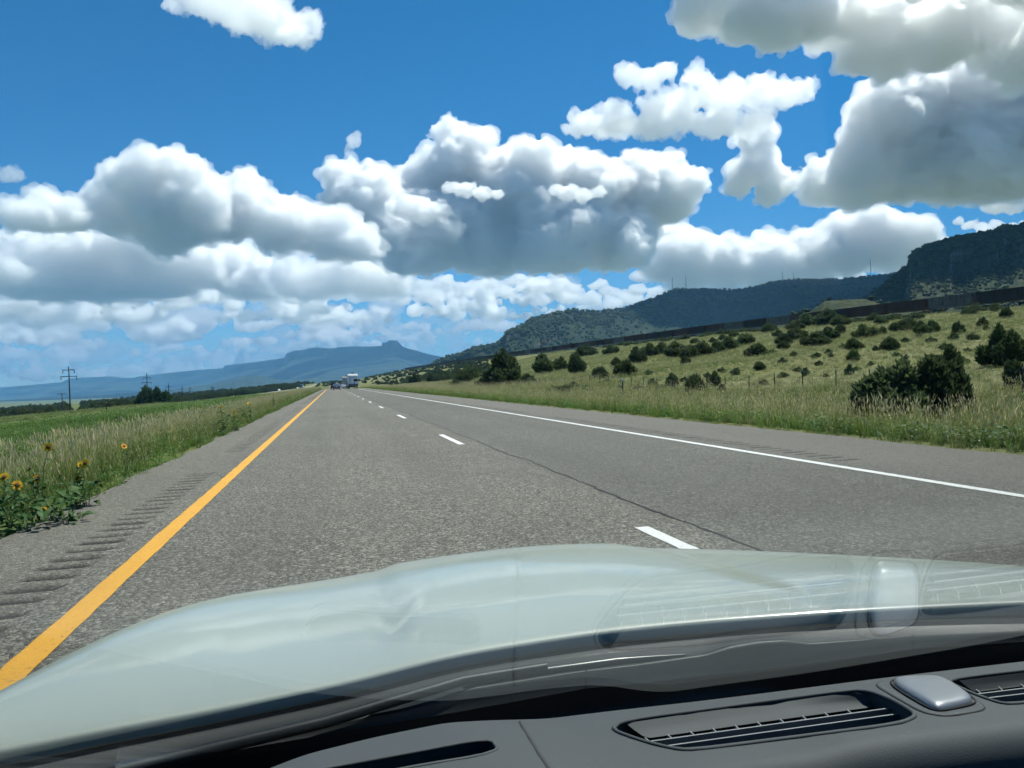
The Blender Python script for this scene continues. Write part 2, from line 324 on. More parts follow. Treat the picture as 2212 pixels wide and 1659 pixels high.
def hill(name, sky_pts, rng, base_z, front, prof, gully, gfreq, mat, seed, back=0.6, du=1.5, ns=46, crag=.0, cliff=None, smooth_foot=False, **kw):
    """sky_pts: skyline (u, v); rng: [(u, range)]; front: depth of the front slope; prof: [(s, h)] from foot to crest"""
    P = np.array(sky_pts, float); u = np.arange(P[0, 0], P[-1, 0]+.1, du); v = np.interp(u, P[:, 0], P[:, 1])
    v = v+fbm(u*.11+seed, 0*u, 0*u, 3)*(.25 if smooth_foot else .8)
    R = np.interp(u, [a for a, b in rng], [b for a, b in rng])
    az = np.array([az_of(a, b) for a, b in zip(u, v)]); te = np.array([tan_el(a, b) for a, b in zip(u, v)])
    H = EYE+R*te; H = np.maximum(H, base_z+.5)
    ps, ph = [a for a, b in prof], [b for a, b in prof]
    s = np.concatenate([np.interp(np.linspace(0, 1, ns), np.linspace(0, 1, len(ps)), ps), 1+np.array([.06, .2, .5, 1.0])*back])
    ksm = max(3, int(26/du)); Hs = H.copy()
    for _ in range(3): Hs = np.convolve(np.pad(Hs, ksm, mode='edge'), np.ones(2*ksm+1)/(2*ksm+1), 'valid')
    if not smooth_foot: Hs = H
    S, A = np.meshgrid(s, az); Hq = np.repeat(Hs[:, None], len(s), 1); Hh = np.repeat(H[:, None], len(s), 1); Rr = np.repeat(R[:, None], len(s), 1); Uu = np.repeat(u[:, None], len(s), 1)
    fr = front*np.clip((Hq-base_z)/np.percentile(H-base_z, 80), .15, 1.3)
    h = np.interp(np.minimum(S, 1), ps, ph)
    if cliff is not None:                    # where the rim breaks into cliffs, and where it is a plain slope
        kc = np.interp(Uu, [a for a, b in cliff], [b for a, b in cliff])*np.clip(.75+1.6*fbm(Uu*.035+seed, S*.8, 0*S, 3), 0, 1)
        h = h*kc+np.interp(np.minimum(S, 1), [a for a, b in SLOPE], [b for a, b in SLOPE])*(1-kc)
    h = np.where(S > 1, 1-(S-1)/back*.9*np.clip((S-1)/back, 0, 1), h)
    gx = A*R.mean()/gfreq
    rid = 1-2*np.abs(fbm(gx+seed, S*1.2, 0*S+seed, 3))
    pw = np.clip(np.interp(S, [0, .15, .6, .85, 1], [.3, 1, .7, .35, 0]), 0, 1)
    r = Rr-fr*(1-S)-gully*(rid-.45)*pw
    z = base_z+(Hq-base_z)*h+(Hh-Hq)*np.where(S > 1, h, sstep(.72, .9, S))
    z = z+fbm(gx*2.2, S*9, 0*S+seed, 4)*(Hh-base_z)*.035*np.where(S < .98, 1, 0)*np.clip(S*4, 0, 1)
    if crag: r = r+fbm(gx*6, S*3, 0*S+2*seed, 3)*crag*np.clip((S-.7)*6, 0, 1)
    V = np.stack([np.sin(A)*r, np.cos(A)*r, z], -1)
    me = mesh_np(name, V.reshape(-1, 3), grid_faces(len(s), len(u))[:, ::-1]); smooth(me)
    o = link(name, me, mat, kind='structure', **kw)
    return o, V, ns
m_near = hill_mat('juniper_hillside', (.024, .04, .018), (.075, .078, .04), (.2, .165, .118), .05)
m_mid = hill_mat('wooded_ridge', (.016, .03, .016), (.045, .055, .028), (.15, .125, .09), .03)
m_far = hill_mat('far_mountain', (.02, .036, .026), (.055, .07, .045), (.13, .115, .095), .0018)
HS = []
sk_far = [(-60,841),(0,837),(84,830),(134,825),(151,817),(174,816),(241,812.6),(268,816),(288,816),(305,812),(368,805),(435,798.6),(482,795),(485.5,789.5),(536,783.5),(613,773.5),(619.4,763.4),(636,758.4),(655.5,756.8),(662,754),(680,751),(709,753),(742.5,750),(774,750),(803,750.5),(824.6,748.7),(825.5,742.7),(837.4,740.5),(839,737.6),(859,737.6),(860.8,740.5),(867.5,747),(878.7,752.8),(899,757),(917,763),(943,768.4),(964,772),(1010,784),(1100,800),(1200,812)]
hill('far_mountain', sk_far, [(-60, 22000), (300, 20000), (620, 16000), (850, 14000), (1200, 14000)], -60, 6500, MESA, 1100, 2200, m_far, 3, back=.25, du=.7, smooth_foot=True, label='blue far mountain range with a square-topped butte on its crest')
hill('foothill', [(300,846),(380,840),(462,829),(500,818),(545,811),(575,813),(603,822),(640,820),(680,817),(720,819),(770,814),(850,806),(930,800),(1000,806)], [(300, 9500), (1000, 8500)], -60, 2800, SLOPE, 420, 900, m_far, 5, back=.4, label='dark wooded foothill in front of the blue mountain range')
hill('foothill', [(-60,868),(0,864),(120,858),(250,850),(330,842),(400,838),(470,842),(560,840),(640,836),(700,838)], [(-60, 12500), (700, 12000)], -60, 2500, SLOPE, 300, 700, m_far, 15, back=.4, label='low blue foothill along the foot of the mountain range')
sk_mid = [(880,812),(913.5,799.6),(937,786),(961,773),(997,764),(1026.6,752),(1065,746),(1083,735.6),(1090.6,728),(1093.6,718),(1107,712),(1133.7,700),(1151.6,688),(1193,679),(1217,673),(1235,668.7),(1264.7,672),(1288.5,673.7),(1318,670),(1354,665),(1383.7,654),(1428,636),(1461,624.5),(1481,625.7),(1531,625),(1567,627),(1597,625.7),(1636.6,617.4),(1679.6,607.5),(1745.7,604),(1812,603),(1861.5,599),(1911,592.6),(1944,589),(2030,575),(2120,560)]
MID, MIDV, MIDN = hill('wooded_mesa', sk_mid, [(880, 2400), (1093, 2300), (1240, 2600), (1461, 3200), (1745, 3600), (2120, 3600)], 8, 900, MESA, 130, 260, m_mid, 7, du=1.0, ns=70, crag=14, cliff=[(880, 0), (1060, .2), (1085, .8), (1140, .7), (1180, .1), (1440, 0), (1560, .1), (2120, 0)], label='dark wooded mesa ridge with a cliffed nose and radio masts')
sk_near = [(1800,668),(1845,650.5),(1878,634),(1911,614),(1944,589),(1957,581),(1964,574),(1964.6,561),(1966.5,553),(1977,543),(1997,533),(2043,518),(2093,510),(2142.5,501.7),(2175.6,493.5),(2212.6,486.8),(2300,470),(2420,452)]
NEAR, NEARV, NEARN = hill('rocky_mesa', sk_near, [(1800, 1250), (1964, 1350), (2420, 1500)], 12, 760, MESA, 70, 150, m_near, 9, du=1.0, ns=80, crag=12, cliff=[(1800, 0), (1940, .3), (1962, 1), (2060, .9), (2160, .55), (2420, .5)], label='rocky juniper-dotted mesa with a cliff band above the train')
sk_knob = [(1660,700),(1680,693),(1716,684),(1755,670),(1770,658),(1779,651),(1800,649),(1830,647),(1861,645.5),(1880,648),(1900,655),(1940,664),(2000,668)]
KNOB, KNOBV, KNOBN = hill('rocky_knoll', sk_knob, [(1660, 520), (2000, 560)], 14, 130, SLOPE, 10, 30, m_near, 12, du=1.5, ns=30, crag=2, label='low dark rocky knoll just behind the train')
# ------------------------------------------------------------------ plants
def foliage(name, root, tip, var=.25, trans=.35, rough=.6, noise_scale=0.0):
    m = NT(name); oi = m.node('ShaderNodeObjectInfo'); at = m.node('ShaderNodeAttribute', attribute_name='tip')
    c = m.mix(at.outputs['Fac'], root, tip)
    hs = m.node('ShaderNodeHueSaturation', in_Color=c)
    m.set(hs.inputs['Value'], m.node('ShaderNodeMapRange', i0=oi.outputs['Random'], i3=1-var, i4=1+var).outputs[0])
    m.set(hs.inputs['Hue'], m.node('ShaderNodeMapRange', i0=m.math('FRACT', m.math('MULTIPLY', oi.outputs['Random'], 7.13)), i3=.485, i4=.52).outputs[0])
    c = hs.outputs[0]
    m.P(Base_Color=c, Roughness=rough, Specular_IOR_Level=.25)
    tr = m.node('ShaderNodeBsdfTranslucent', in_Color=c); mx = m.node('ShaderNodeMixShader', i0=trans)
    m.t.links.new(m.b.outputs[0], mx.inputs[1]); m.t.links.new(tr.outputs[0], mx.inputs[2]); m.t.links.new(mx.outputs[0], m.out.inputs[0])
    return m.m
class Soup:                                  # gathers little faces into one mesh
    def __init__(s): s.V = []; s.Q = []; s.T = []; s.tip = []; s.mq = []; s.mt = []; s.n = 0
    def strip(s, C, W, side, mat=0, tip0=0.0, tip1=1.0):
        C = np.asarray(C); k = len(C); side = np.asarray(side)/np.linalg.norm(side); W = np.asarray(W)[:, None]
        a = C-side*W; b = C+side*W; b0 = s.n
        s.V += [np.stack([a, b], 1).reshape(-1, 3)]; s.tip += list(np.repeat(np.linspace(tip0, tip1, k), 2))
        for i in range(k-1): s.Q.append((b0+2*i, b0+2*i+1, b0+2*i+3, b0+2*i+2)); s.mq.append(mat)
        s.n += 2*k
    def poly(s, P, mat=0, tip=.5):
        P = np.asarray(P); b0 = s.n; s.V.append(P); s.tip += [tip]*len(P) if np.isscalar(tip) else list(tip)
        if len(P) == 4: s.Q.append((b0, b0+1, b0+2, b0+3)); s.mq.append(mat)
        else:
            for i in range(1, len(P)-1): s.T.append((b0, b0+i, b0+i+1)); s.mt.append(mat)
        s.n += len(P)
    def tube(s, C, R, mat=0, k=5, tip0=0.0, tip1=.3):
        C = np.asarray(C, float); n = len(C); R = np.broadcast_to(R, n); b0 = s.n
        for i in range(n):
            t = C[min(i+1, n-1)]-C[max(i-1, 0)]; t = t/np.linalg.norm(t); a = np.cross(t, [.31, .2, .93] if abs(t[2]) < .9 else [1, .1, 0]); a /= np.linalg.norm(a); b = np.cross(t, a)
            th = np.linspace(0, 2*math.pi, k, endpoint=False); s.V.append(C[i]+R[i]*(np.cos(th)[:, None]*a+np.sin(th)[:, None]*b)); s.tip += [tip0+(tip1-tip0)*i/(n-1)]*k
        for i in range(n-1):
            for j in range(k):
                s.Q.append((b0+i*k+j, b0+i*k+(j+1) % k, b0+(i+1)*k+(j+1) % k, b0+(i+1)*k+j)); s.mq.append(mat)
        s.n += n*k
    def box(s, c, h, mat=0, R=None):
        c = np.asarray(c, float); h = np.asarray(h, float)
        K = np.array([[-1, -1, -1], [1, -1, -1], [1, 1, -1], [-1, 1, -1], [-1, -1, 1], [1, -1, 1], [1, 1, 1], [-1, 1, 1]])*h
        if R is not None: K = K@np.asarray(R).T
        b0 = s.n; s.V.append(K+c); s.tip += [.5]*8
        for f in ((0, 3, 2, 1), (4, 5, 6, 7), (0, 1, 5, 4), (1, 2, 6, 5), (2, 3, 7, 6), (3, 0, 4, 7)): s.Q.append(tuple(b0+i for i in f)); s.mq.append(mat)
        s.n += 8
    def add(s, V, Fc, mat=0, tip=.5):
        b0 = s.n; s.V.append(np.asarray(V)); s.tip += [tip]*len(V)
        for f in Fc:
            if len(f) == 4: s.Q.append(tuple(b0+i for i in f)); s.mq.append(mat)
            else: s.T.append(tuple(b0+i for i in f)); s.mt.append(mat)
        s.n += len(V)
    def mesh(s, name, mats, sm=False):
        V = np.concatenate(s.V); fs = []
        if s.Q: fs.append(np.array(s.Q))
        if s.T: fs.append(np.array(s.T))
        me = mesh_np(name, V, fs)
        for m in mats: me.materials.append(m)
        mi = np.array(s.mq+s.mt, dtype=np.int32)
        if len(mi) == len(me.polygons): me.polygons.foreach_set('material_index', mi)
        a = me.attributes.new('tip', 'FLOAT', 'POINT')
        if len(s.tip) == len(me.vertices): a.data.foreach_set('value', np.array(s.tip, np.float32))
        if sm: smooth(me)
        return me
def grass_tuft(name, seed, mats, n, hgt, rad, lean, width, heads=0, headlen=.12, leaves=0):
    rs = np.random.RandomState(seed); s = Soup()
    for i in range(n+heads):
        hd = i >= n
        a = rs.uniform(0, 6.283); p = np.array([math.cos(a), math.sin(a), 0])*rad*math.sqrt(rs.uniform()); b = a+rs.normal()*.7
        h = hgt*rs.uniform(.5, 1.0)*(1.22 if hd else 1.0); ln = lean*rs.uniform(.3, 1.2)*(.55 if hd else 1); dv = np.array([math.cos(b), math.sin(b), 0])
        t = np.array([0, .4, .75, 1.0]); C = p+np.outer(t*h*(1-.25*ln*t), [0, 0, 1])+np.outer(ln*h*t*t, dv)
        sd = np.array([-dv[1], dv[0], 0])*math.cos(rs.uniform(-1, 1))+dv*rs.uniform(-.7, .7)
        s.strip(C, np.array([1, .85, .5, .06])*width*(.55 if hd else 1)*rs.uniform(.7, 1.2), sd, 0)
        if hd:
            e = C[-1]; dr = C[-1]-C[-2]; dr /= np.linalg.norm(dr); L = headlen*rs.uniform(.7, 1.2)
            for q in range(2):
                sd2 = np.cross(dr, rs.normal(size=3)); s.strip([e-dr*.2*L, e+dr*L*.3, e+dr*L], np.array([.15, 1, .1])*width*1.7, sd2, 1)
    for i in range(leaves):
        a = rs.uniform(0, 6.283); z = hgt*rs.uniform(.1, .8); r = rad*rs.uniform(.3, 1.2); c = np.array([math.cos(a)*r, math.sin(a)*r, z]); d = np.array([math.cos(a), math.sin(a), rs.uniform(-.2, .6)]); d /= np.linalg.norm(d)
        sd = np.cross(d, [0, 0, 1])+rs.normal(size=3)*.3; L = .07*rs.uniform(.7, 1.4); s.strip([c, c+d*L*.5, c+d*L], np.array([.2, 1, .05])*.022, sd, 2 if len(mats) > 2 else 0, .2, .9)
    return s.mesh(name, mats)
M_TALL = foliage('tall_grass_blades', (.085, .15, .026), (.34, .345, .11), .3, .5); M_SEED = foliage('pale_seed_heads', (.55, .48, .27), (.68, .60, .38), .2, .5)
M_GREEN = foliage('green_grass_blades', (.06, .13, .016), (.16, .25, .04), .3, .45); M_SLOPE = foliage('slope_grass_blades', (.13, .155, .05), (.34, .34, .15), .3, .45)
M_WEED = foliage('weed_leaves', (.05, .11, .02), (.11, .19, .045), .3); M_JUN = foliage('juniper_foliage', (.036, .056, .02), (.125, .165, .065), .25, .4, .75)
M_SAGE = foliage('sagebrush_foliage', (.06, .09, .036), (.14, .185, .085), .25, .2, .8); M_BARK = plain('grey_bark', (.10, .08, .06), .9); M_DEAD = plain('bleached_dead_wood', (.34, .30, .25), .85)
def scatter(name, meshes, P, scl, idx, seed, tilt=.12, zs=None, **kw):
    n = len(P); rs = np.random.RandomState(seed)
    pc = bpy.data.collections.new(name+'_kinds')
    for i, me in enumerate(meshes):
        o = bpy.data.objects.new('%s_kind_%02d' % (name, i), me); pc.objects.link(o)
    pm = bpy.data.meshes.new(name); pm.vertices.add(n); pm.vertices.foreach_set('co', np.asarray(P, np.float32).ravel())
    r = np.stack([rs.normal(size=n)*tilt, rs.normal(size=n)*tilt, rs.uniform(0, 6.283, n)], 1).astype(np.float32)
    sc3 = np.stack([scl, scl, scl*(zs if zs is not None else 1.0)], 1).astype(np.float32)
    pm.attributes.new('rot', 'FLOAT_VECTOR', 'POINT').data.foreach_set('vector', r.ravel())
    pm.attributes.new('scl', 'FLOAT_VECTOR', 'POINT').data.foreach_set('vector', sc3.ravel())
    pm.attributes.new('idx', 'INT', 'POINT').data.foreach_set('value', np.asarray(idx, np.int32))
    o = link(name, pm, None, None, kind='stuff', **kw)
    g = bpy.data.node_groups.new(name+'_nodes', 'GeometryNodeTree')
    g.interface.new_socket('Geometry', in_out='INPUT', socket_type='NodeSocketGeometry'); g.interface.new_socket('Geometry', in_out='OUTPUT', socket_type='NodeSocketGeometry')
    gi = g.nodes.new('NodeGroupInput'); go = g.nodes.new('NodeGroupOutput'); ip = g.nodes.new('GeometryNodeInstanceOnPoints')
    ci = g.nodes.new('GeometryNodeCollectionInfo'); ci.inputs[0].default_value = pc; ci.inputs['Separate Children'].default_value = True; ci.inputs['Reset Children'].default_value = True
    def att(nm, ty):
        a = g.nodes.new('GeometryNodeInputNamedAttribute'); a.data_type = ty; a.inputs[0].default_value = nm; return a.outputs[0]
    L = g.links.new; L(gi.outputs[0], ip.inputs['Points']); L(ci.outputs[0], ip.inputs['Instance']); ip.inputs['Pick Instance'].default_value = True
    L(att('idx', 'INT'), ip.inputs['Instance Index']); L(att('rot', 'FLOAT_VECTOR'), ip.inputs['Rotation']); L(att('scl', 'FLOAT_VECTOR'), ip.inputs['Scale']); L(ip.outputs[0], go.inputs[0])
    md = o.modifiers.new('scatter', 'NODES'); md.node_group = g
    return o
def in_view(x, y, m=.06):
    a = np.arctan2(x, y); return (y > .5) & (a > math.radians(-20)-m) & (a < math.radians(45.5)+m)
def sow(n, x0, x1, y0, y1, rs, pw=1.0):      # more plants close by than far off
    y = y0+(y1-y0)*rs.uniform(size=n)**pw; x = rs.uniform(x0, x1, n); k = in_view(x, y); return x[k], y[k]
TALL = [grass_tuft('tall_grass', 10+i, [M_TALL, M_SEED], 13, .62, .10, .35, .0045, 6, .10) for i in range(5)]
GREEN = [grass_tuft('green_grass', 30+i, [M_GREEN, M_SEED], 22, .36, .13, .55, .005, 1, .07) for i in range(4)]
WEED = [grass_tuft('weed', 40+i, [M_GREEN, M_SEED, M_WEED], 8, .4, .14, .5, .004, 0, .07, 42) for i in range(3)]
SHORT = [grass_tuft('slope_grass', 50+i, [M_SLOPE, M_SEED], 20, .34, .2, .6, .006, 2, .05) for i in range(4)]
KINDS = TALL+GREEN+WEED+SHORT                # 0-4 tall, 5-8 green, 9-11 weed, 12-15 slope
rs = np.random.RandomState(99)
def sc_tuft(n, a, b): return rs.uniform(a, b, n)
# left verge: pale seed heads over green, thinning into the green median
xa, ya = sow(20000, -8.2, -2.78, 1.5, 260, rs, 1.75); k = rs.uniform(size=len(xa)) < np.where(ya < 9.5, .12, 1)*np.clip(1.15-(-2.8-xa)/5.0, .06, 1)*np.clip(.75+1.1*fbm(xa*.5, ya*.12, 0*xa, 2), .15, 1); xa, ya = xa[k], ya[k]
ia = np.where(rs.uniform(size=len(xa)) < np.where(xa > -3.2, .45, .93), rs.randint(0, 5, len(xa)), rs.randint(5, 12, len(xa)))
sa = sc_tuft(len(xa), .5, 1.15)*np.where(xa > -3.3, .6, 1)*np.where(ya > 60, 1.2, 1)
xb, yb = sow(30000, -33, -2.85, 1.5, 260, rs, 1.6); ib = np.where(rs.uniform(size=len(xb)) < .6, rs.randint(5, 9, len(xb)), rs.randint(9, 12, len(xb))); sb = sc_tuft(len(xb), .6, 1.25)*np.where(yb > 60, 1.5, 1)*np.where(xb > -3.4, .6, 1)
x = np.concatenate([xa, xb]); y = np.concatenate([ya, yb])
scatter('median_grass', KINDS, np.stack([x, y, terrain(x, y)-.02], 1), np.concatenate([sa, sb]), np.concatenate([ia, ib]), 1, label='tall pale seed-headed grass growing in the green median', category='grass')
xa, ya = sow(16000, -110, -46, 20, 420, rs, 1.3); ia = np.where(rs.uniform(size=len(xa)) < .5, rs.randint(12, 16, len(xa)), rs.randint(5, 12, len(xa)))
scatter('field_grass', KINDS, np.stack([xa, ya, terrain(xa, ya)-.03], 1), sc_tuft(len(xa), 1.0, 2.0), ia, 2, label='yellow-green grass in the field beyond the oncoming carriageway', category='grass')
# right verge and the slope above it
xa, ya = sow(34000, 8.72, 26, 4, 300, rs, 1.8); u_ = rs.uniform(size=len(xa)); nearx = xa < 13
ia = np.where(u_ < np.where(nearx, .35, .42), rs.randint(0, 5, len(xa)), np.where(u_ < np.where(nearx, .9, .68), rs.randint(5, 12, len(xa)), rs.randint(12, 16, len(xa))))
sa = sc_tuft(len(xa), .7, 1.2)*np.where(xa < 9.3, .55, 1)*np.where(ya > 70, 1.3, 1)
scatter('verge_grass', KINDS, np.stack([xa, ya, terrain(xa, ya)-.02], 1), sa, ia, 3, label='green weeds and pale grass along the shoulder below the fence', category='grass')
xa, ya = sow(60000, 22, 150, 12, 520, rs, 1.35); ia = np.where(rs.uniform(size=len(xa)) < .85, rs.randint(12, 16, len(xa)), rs.randint(5, 12, len(xa)))
scatter('slope_grass', KINDS, np.stack([xa, ya, terrain(xa, ya)-.03], 1), sc_tuft(len(xa), .8, 1.5)*np.where(ya > 90, 1.5, 1), ia, 4, label='dry yellow grass covering the slope below the train', category='grass')

# --- junipers
def juniper_crown(name, seed, lobes, tufts, tl, mats, spiky=.5):
    """upright leaders of uneven height, each clothed in short rising sprays"""
    rs = np.random.RandomState(seed); s = Soup(); V0, F0 = ico(2); L = []
    for k in range(lobes+4):
        a = rs.uniform(0, 6.283); r = (.40*math.sqrt(rs.uniform())) if k else .05
        top = (1-.55*(r/.42)**1.6)*rs.uniform(.78, 1.04); w = rs.uniform(.11, .19); lo = rs.uniform(.02, .10)
        L.append((np.array([math.cos(a)*r, math.sin(a)*r, (top+lo)/2]), np.array([w, w, (top-lo)/2])))
    L.append((np.array([rs.normal()*.04, rs.normal()*.04, .30]), np.array([rs.uniform(.3, .4), rs.uniform(.3, .4), .28])))
    for c, rr in L:
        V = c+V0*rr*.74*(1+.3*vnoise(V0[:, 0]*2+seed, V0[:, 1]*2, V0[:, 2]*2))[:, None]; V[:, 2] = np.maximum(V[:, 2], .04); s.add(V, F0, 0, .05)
    wt = np.array([rr[0]*rr[2]+rr[0]**2 for c, rr in L]); wt = np.cumsum(wt/wt.sum())
    for i in range(tufts):
        c, rr = L[min(int(np.searchsorted(wt, rs.uniform())), len(L)-1)]; d = rs.normal(size=3); d /= np.linalg.norm(d); p = c+d*rr*rs.uniform(.74, 1.04)
        if p[2] < .03: continue
        up = d*.55+np.array([0, 0, spiky])+rs.normal(size=3)*.28; up /= np.linalg.norm(up); ln = tl*rs.uniform(.6, 1.6)
        for q in range(3):
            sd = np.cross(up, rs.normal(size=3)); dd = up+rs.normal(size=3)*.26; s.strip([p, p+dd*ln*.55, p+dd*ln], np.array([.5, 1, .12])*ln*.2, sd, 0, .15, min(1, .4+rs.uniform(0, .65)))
    return s.mesh(name, mats)
def trunk_mesh(name, seed):
    rs = np.random.RandomState(seed); s = Soup()
    for k in range(4):
        a = rs.uniform(0, 6.283); d = np.array([math.cos(a), math.sin(a), 0]); p = d*.02; q = d*rs.uniform(.12, .25)+[0, 0, .45]
        s.tube([p-[0, 0, .05], p*.6+q*.25+[0, 0, .08], (p+q)*.55, q, q*1.1+[0, 0, .2]], [.035, .03, .022, .014, .006], 0, 5)
    return s.mesh(name, [M_BARK])
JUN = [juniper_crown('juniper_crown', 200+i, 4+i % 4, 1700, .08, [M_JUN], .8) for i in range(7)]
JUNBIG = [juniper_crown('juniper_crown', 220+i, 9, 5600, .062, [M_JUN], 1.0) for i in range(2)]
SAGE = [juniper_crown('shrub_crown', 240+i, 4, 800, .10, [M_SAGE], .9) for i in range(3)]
TRK = [trunk_mesh('trunk', 260+i) for i in range(3)]
NPL = [0]
def plant(u, vb, w, h, kind, label, name='juniper_tree', group='junipers on the slope', dist=None, cat='tree'):
    """base at picture point (u, vb), w x h picture units"""
    p = drop(u, vb) if dist is None else at_r(u, vb, dist)
    if p is None: return None
    if dist is not None: p[2] = terrain(p[0], p[1])
    r = float(np.dot(p-EYEP, FW)); k = r/F; NPL[0] += 1; i = NPL[0]
    t = empty(name, p, (i*2.4) % 6.28, label=label, category=cat, group=group)
    cr = {'j': JUN, 'b': JUNBIG, 's': SAGE}[kind]; c = cr[i % len(cr)]
    o = link('crown', c, None, t); o.scale = (w*k*1.02, w*k*1.02, h*k*1.12); o.location = (0, 0, -.04*h*k)
    o = link('trunk', TRK[i % 3], None, t); o.scale = (w*k*.8, w*k*.8, h*k*1.0)
    return t
# each of these stands out in the photograph
for a in [(1945, 906, 185, 118, 'b', 'wide dark juniper bush rising from the verge grass, nearest the road'),
          (2018, 903, 170, 134, 'b', 'taller twin of the nearest verge juniper, with pointed upright shoots'),
          (1090, 838, 88, 74, 'b', 'tallest broad juniper tree standing at the roadside beyond the reflector post'),
          (2055, 806, 62, 62, 'j', 'dark juniper bush just behind the large verge juniper'),
          (2165, 790, 92, 80, 'b', 'broad dark juniper bush high on the slope at the picture edge'),
          (2195, 838, 66, 60, 'j', 'dark juniper bush cut by the picture edge above the fence'),
          (1175, 806, 58, 44, 'j', 'rounded juniper tree right behind the tallest roadside juniper'),
          (1245, 808, 46, 46, 'j', 'pointed juniper tree with a dark companion, next after the rounded one'),
          (1295, 818, 36, 28, 'j', 'low wide juniper between the pointed pair and the dead tree'),
          (1350, 813, 52, 36, 'j', 'spreading juniper with a small upright shoot beside it'),
          (1375, 785, 42, 36, 'j', 'upright juniper just below the brow, in line with the dead tree'),
          (1453, 840, 36, 34, 'j', 'small round juniper beside the fence line, next to the reflector post'),
          (1502, 850, 46, 42, 'j', 'twin-topped juniper at the fence, left of a narrow one'),
          (1545, 834, 30, 34, 'j', 'narrow upright juniper at the fence behind the twin-topped one'),
          (1920, 757, 42, 28, 'j', 'dark dome-shaped juniper alone in open grass below the train'),
          (1868, 730, 48, 32, 'j', 'dense round juniper directly below the brown railcars'),
          (2069, 722, 26, 28, 'j', 'round rust-tinged juniper on open grass high on the slope'),
          (2123, 706, 24, 22, 'j', 'small round juniper with a tiny bush at its foot, below the train'),
          (2177, 687, 32, 24, 'j', 'small juniper on the brow just under the last railcar'),
          (1632, 772, 58, 30, 'j', 'wide low clump of junipers in mid slope'),
          (1760, 748, 62, 32, 'j', 'broad spreading juniper clump left of the dome-shaped one'),
          (1845, 780, 32, 24, 'j', 'small bushy juniper standing in open grass in mid slope'),
          (1640, 800, 28, 20, 'j', 'little dark juniper low on the slope near the fence'),
          (930, 826, 16, 20, 'j', 'little upright juniper near the far end of the slope'),
          (897, 829, 26, 24, 'j', 'little rounded juniper nearest the trailers on the slope'),
          (1840, 757, 44, 26, 'j', 'ragged pair of dark junipers left of the dome-shaped one')]:
    plant(*a)
BELT = sorted([(1000,828,40,28),(1018,822,46,30),(1040,838,34,22),(985,838,30,18),(1135,835,40,28),(1150,832,30,20),(1210,800,40,30),(1265,770,46,26),(1320,765,34,22),(1330,790,24,18),(1405,770,40,30),(1430,765,36,26),(1460,772,60,34),(1490,775,44,30),(1520,770,50,32),(1550,762,36,24),(1575,755,52,28),(1610,745,44,26),(1480,790,26,22),(1690,745,40,24),(1720,735,46,28),(1695,755,34,20),(1790,735,50,30),(1815,722,30,22),(1905,723,24,18),(1945,717,50,26),(1965,712,46,26),(1990,722,40,30),(2015,718,30,26),(1610,715,36,16),(1660,718,30,20),(1680,728,26,16),(1585,728,22,14),(1560,735,22,14),(1540,740,20,12),(1500,742,22,12),(1745,705,60,30),(1785,702,54,34),(1815,704,44,24),(1720,712,40,20),(1900,700,30,18)], reverse=True)
ORDW = 'first second third fourth fifth sixth seventh eighth ninth tenth eleventh twelfth thirteenth fourteenth fifteenth sixteenth seventeenth eighteenth nineteenth twentieth twenty-first'.split()
for i, (u, v, w, h) in enumerate(BELT):
    half = 'the picture edge' if i < 21 else 'the trailers'; q = i if i < 21 else len(BELT)-1-i
    plant(u, v, w, h, 'j', 'dark juniper in the belt along the brow, %s from %s' % (ORDW[min(q, 20)], half), group='junipers in the belt below the train')
rs = np.random.RandomState(5)
SMALL = [(1770,790,14,10),(1740,812,20,14),(1725,803,16,9),(1765,772,16,10),(1790,765,14,9),(1795,772,10,8),(1820,752,12,9),(1892,758,14,9),(1955,740,12,10),(2010,740,20,10),(2060,735,24,12),(2040,755,22,12),(2100,735,20,14),(2130,713,12,9),(1985,730,12,8),(1670,765,14,9),(1690,785,16,10),(1715,770,12,10),(1560,805,18,10),(1590,810,20,12),(1530,815,16,9),(1480,825,16,10),(1410,835,24,14),(1430,842,18,10),(1380,845,22,12),(1240,842,26,14),(1220,848,30,14),(1195,846,24,12),(1270,845,20,10),(1310,830,16,10),(1400,810,14,10),(1340,845,18,10),(1690,815,18,10),(1850,800,14,8),(1880,790,12,8),(1935,770,12,8),(2090,760,16,8),(1835,810,16,18),(1650,832,14,12),(2085,785,20,10),(1560,850,16,16),(1785,815,10,7)]
for (u, v, w, h) in SMALL: plant(u, v, w*1.3, h*1.2, 's', 'low grey-green scrub bush dotted over the dry grass slope', 'scrub_bush', 'scrub bushes on the slope', cat='bush')
for k in range(46):                           # the greener hedge of scrub along the foot of the railway bank
    yk = 60+k*7.5+rs.uniform(-3, 3); xk = rs.uniform(139, 147); p = np.array([xk, yk, float(terrain(xk, yk))])
    if not in_view(xk, yk): continue
    t = empty('scrub_bush', p, rs.uniform(0, 6), label='green scrub bush in the hedge along the foot of the railway bank', category='bush', group='scrub hedge under the train')
    o = link('crown', SAGE[k % 3], None, t); w = rs.uniform(3.4, 5.6); o.scale = (w, w, rs.uniform(1.2, 2.2)); o = link('trunk', TRK[k % 3], None, t); o.scale = (2, 2, 1.2)
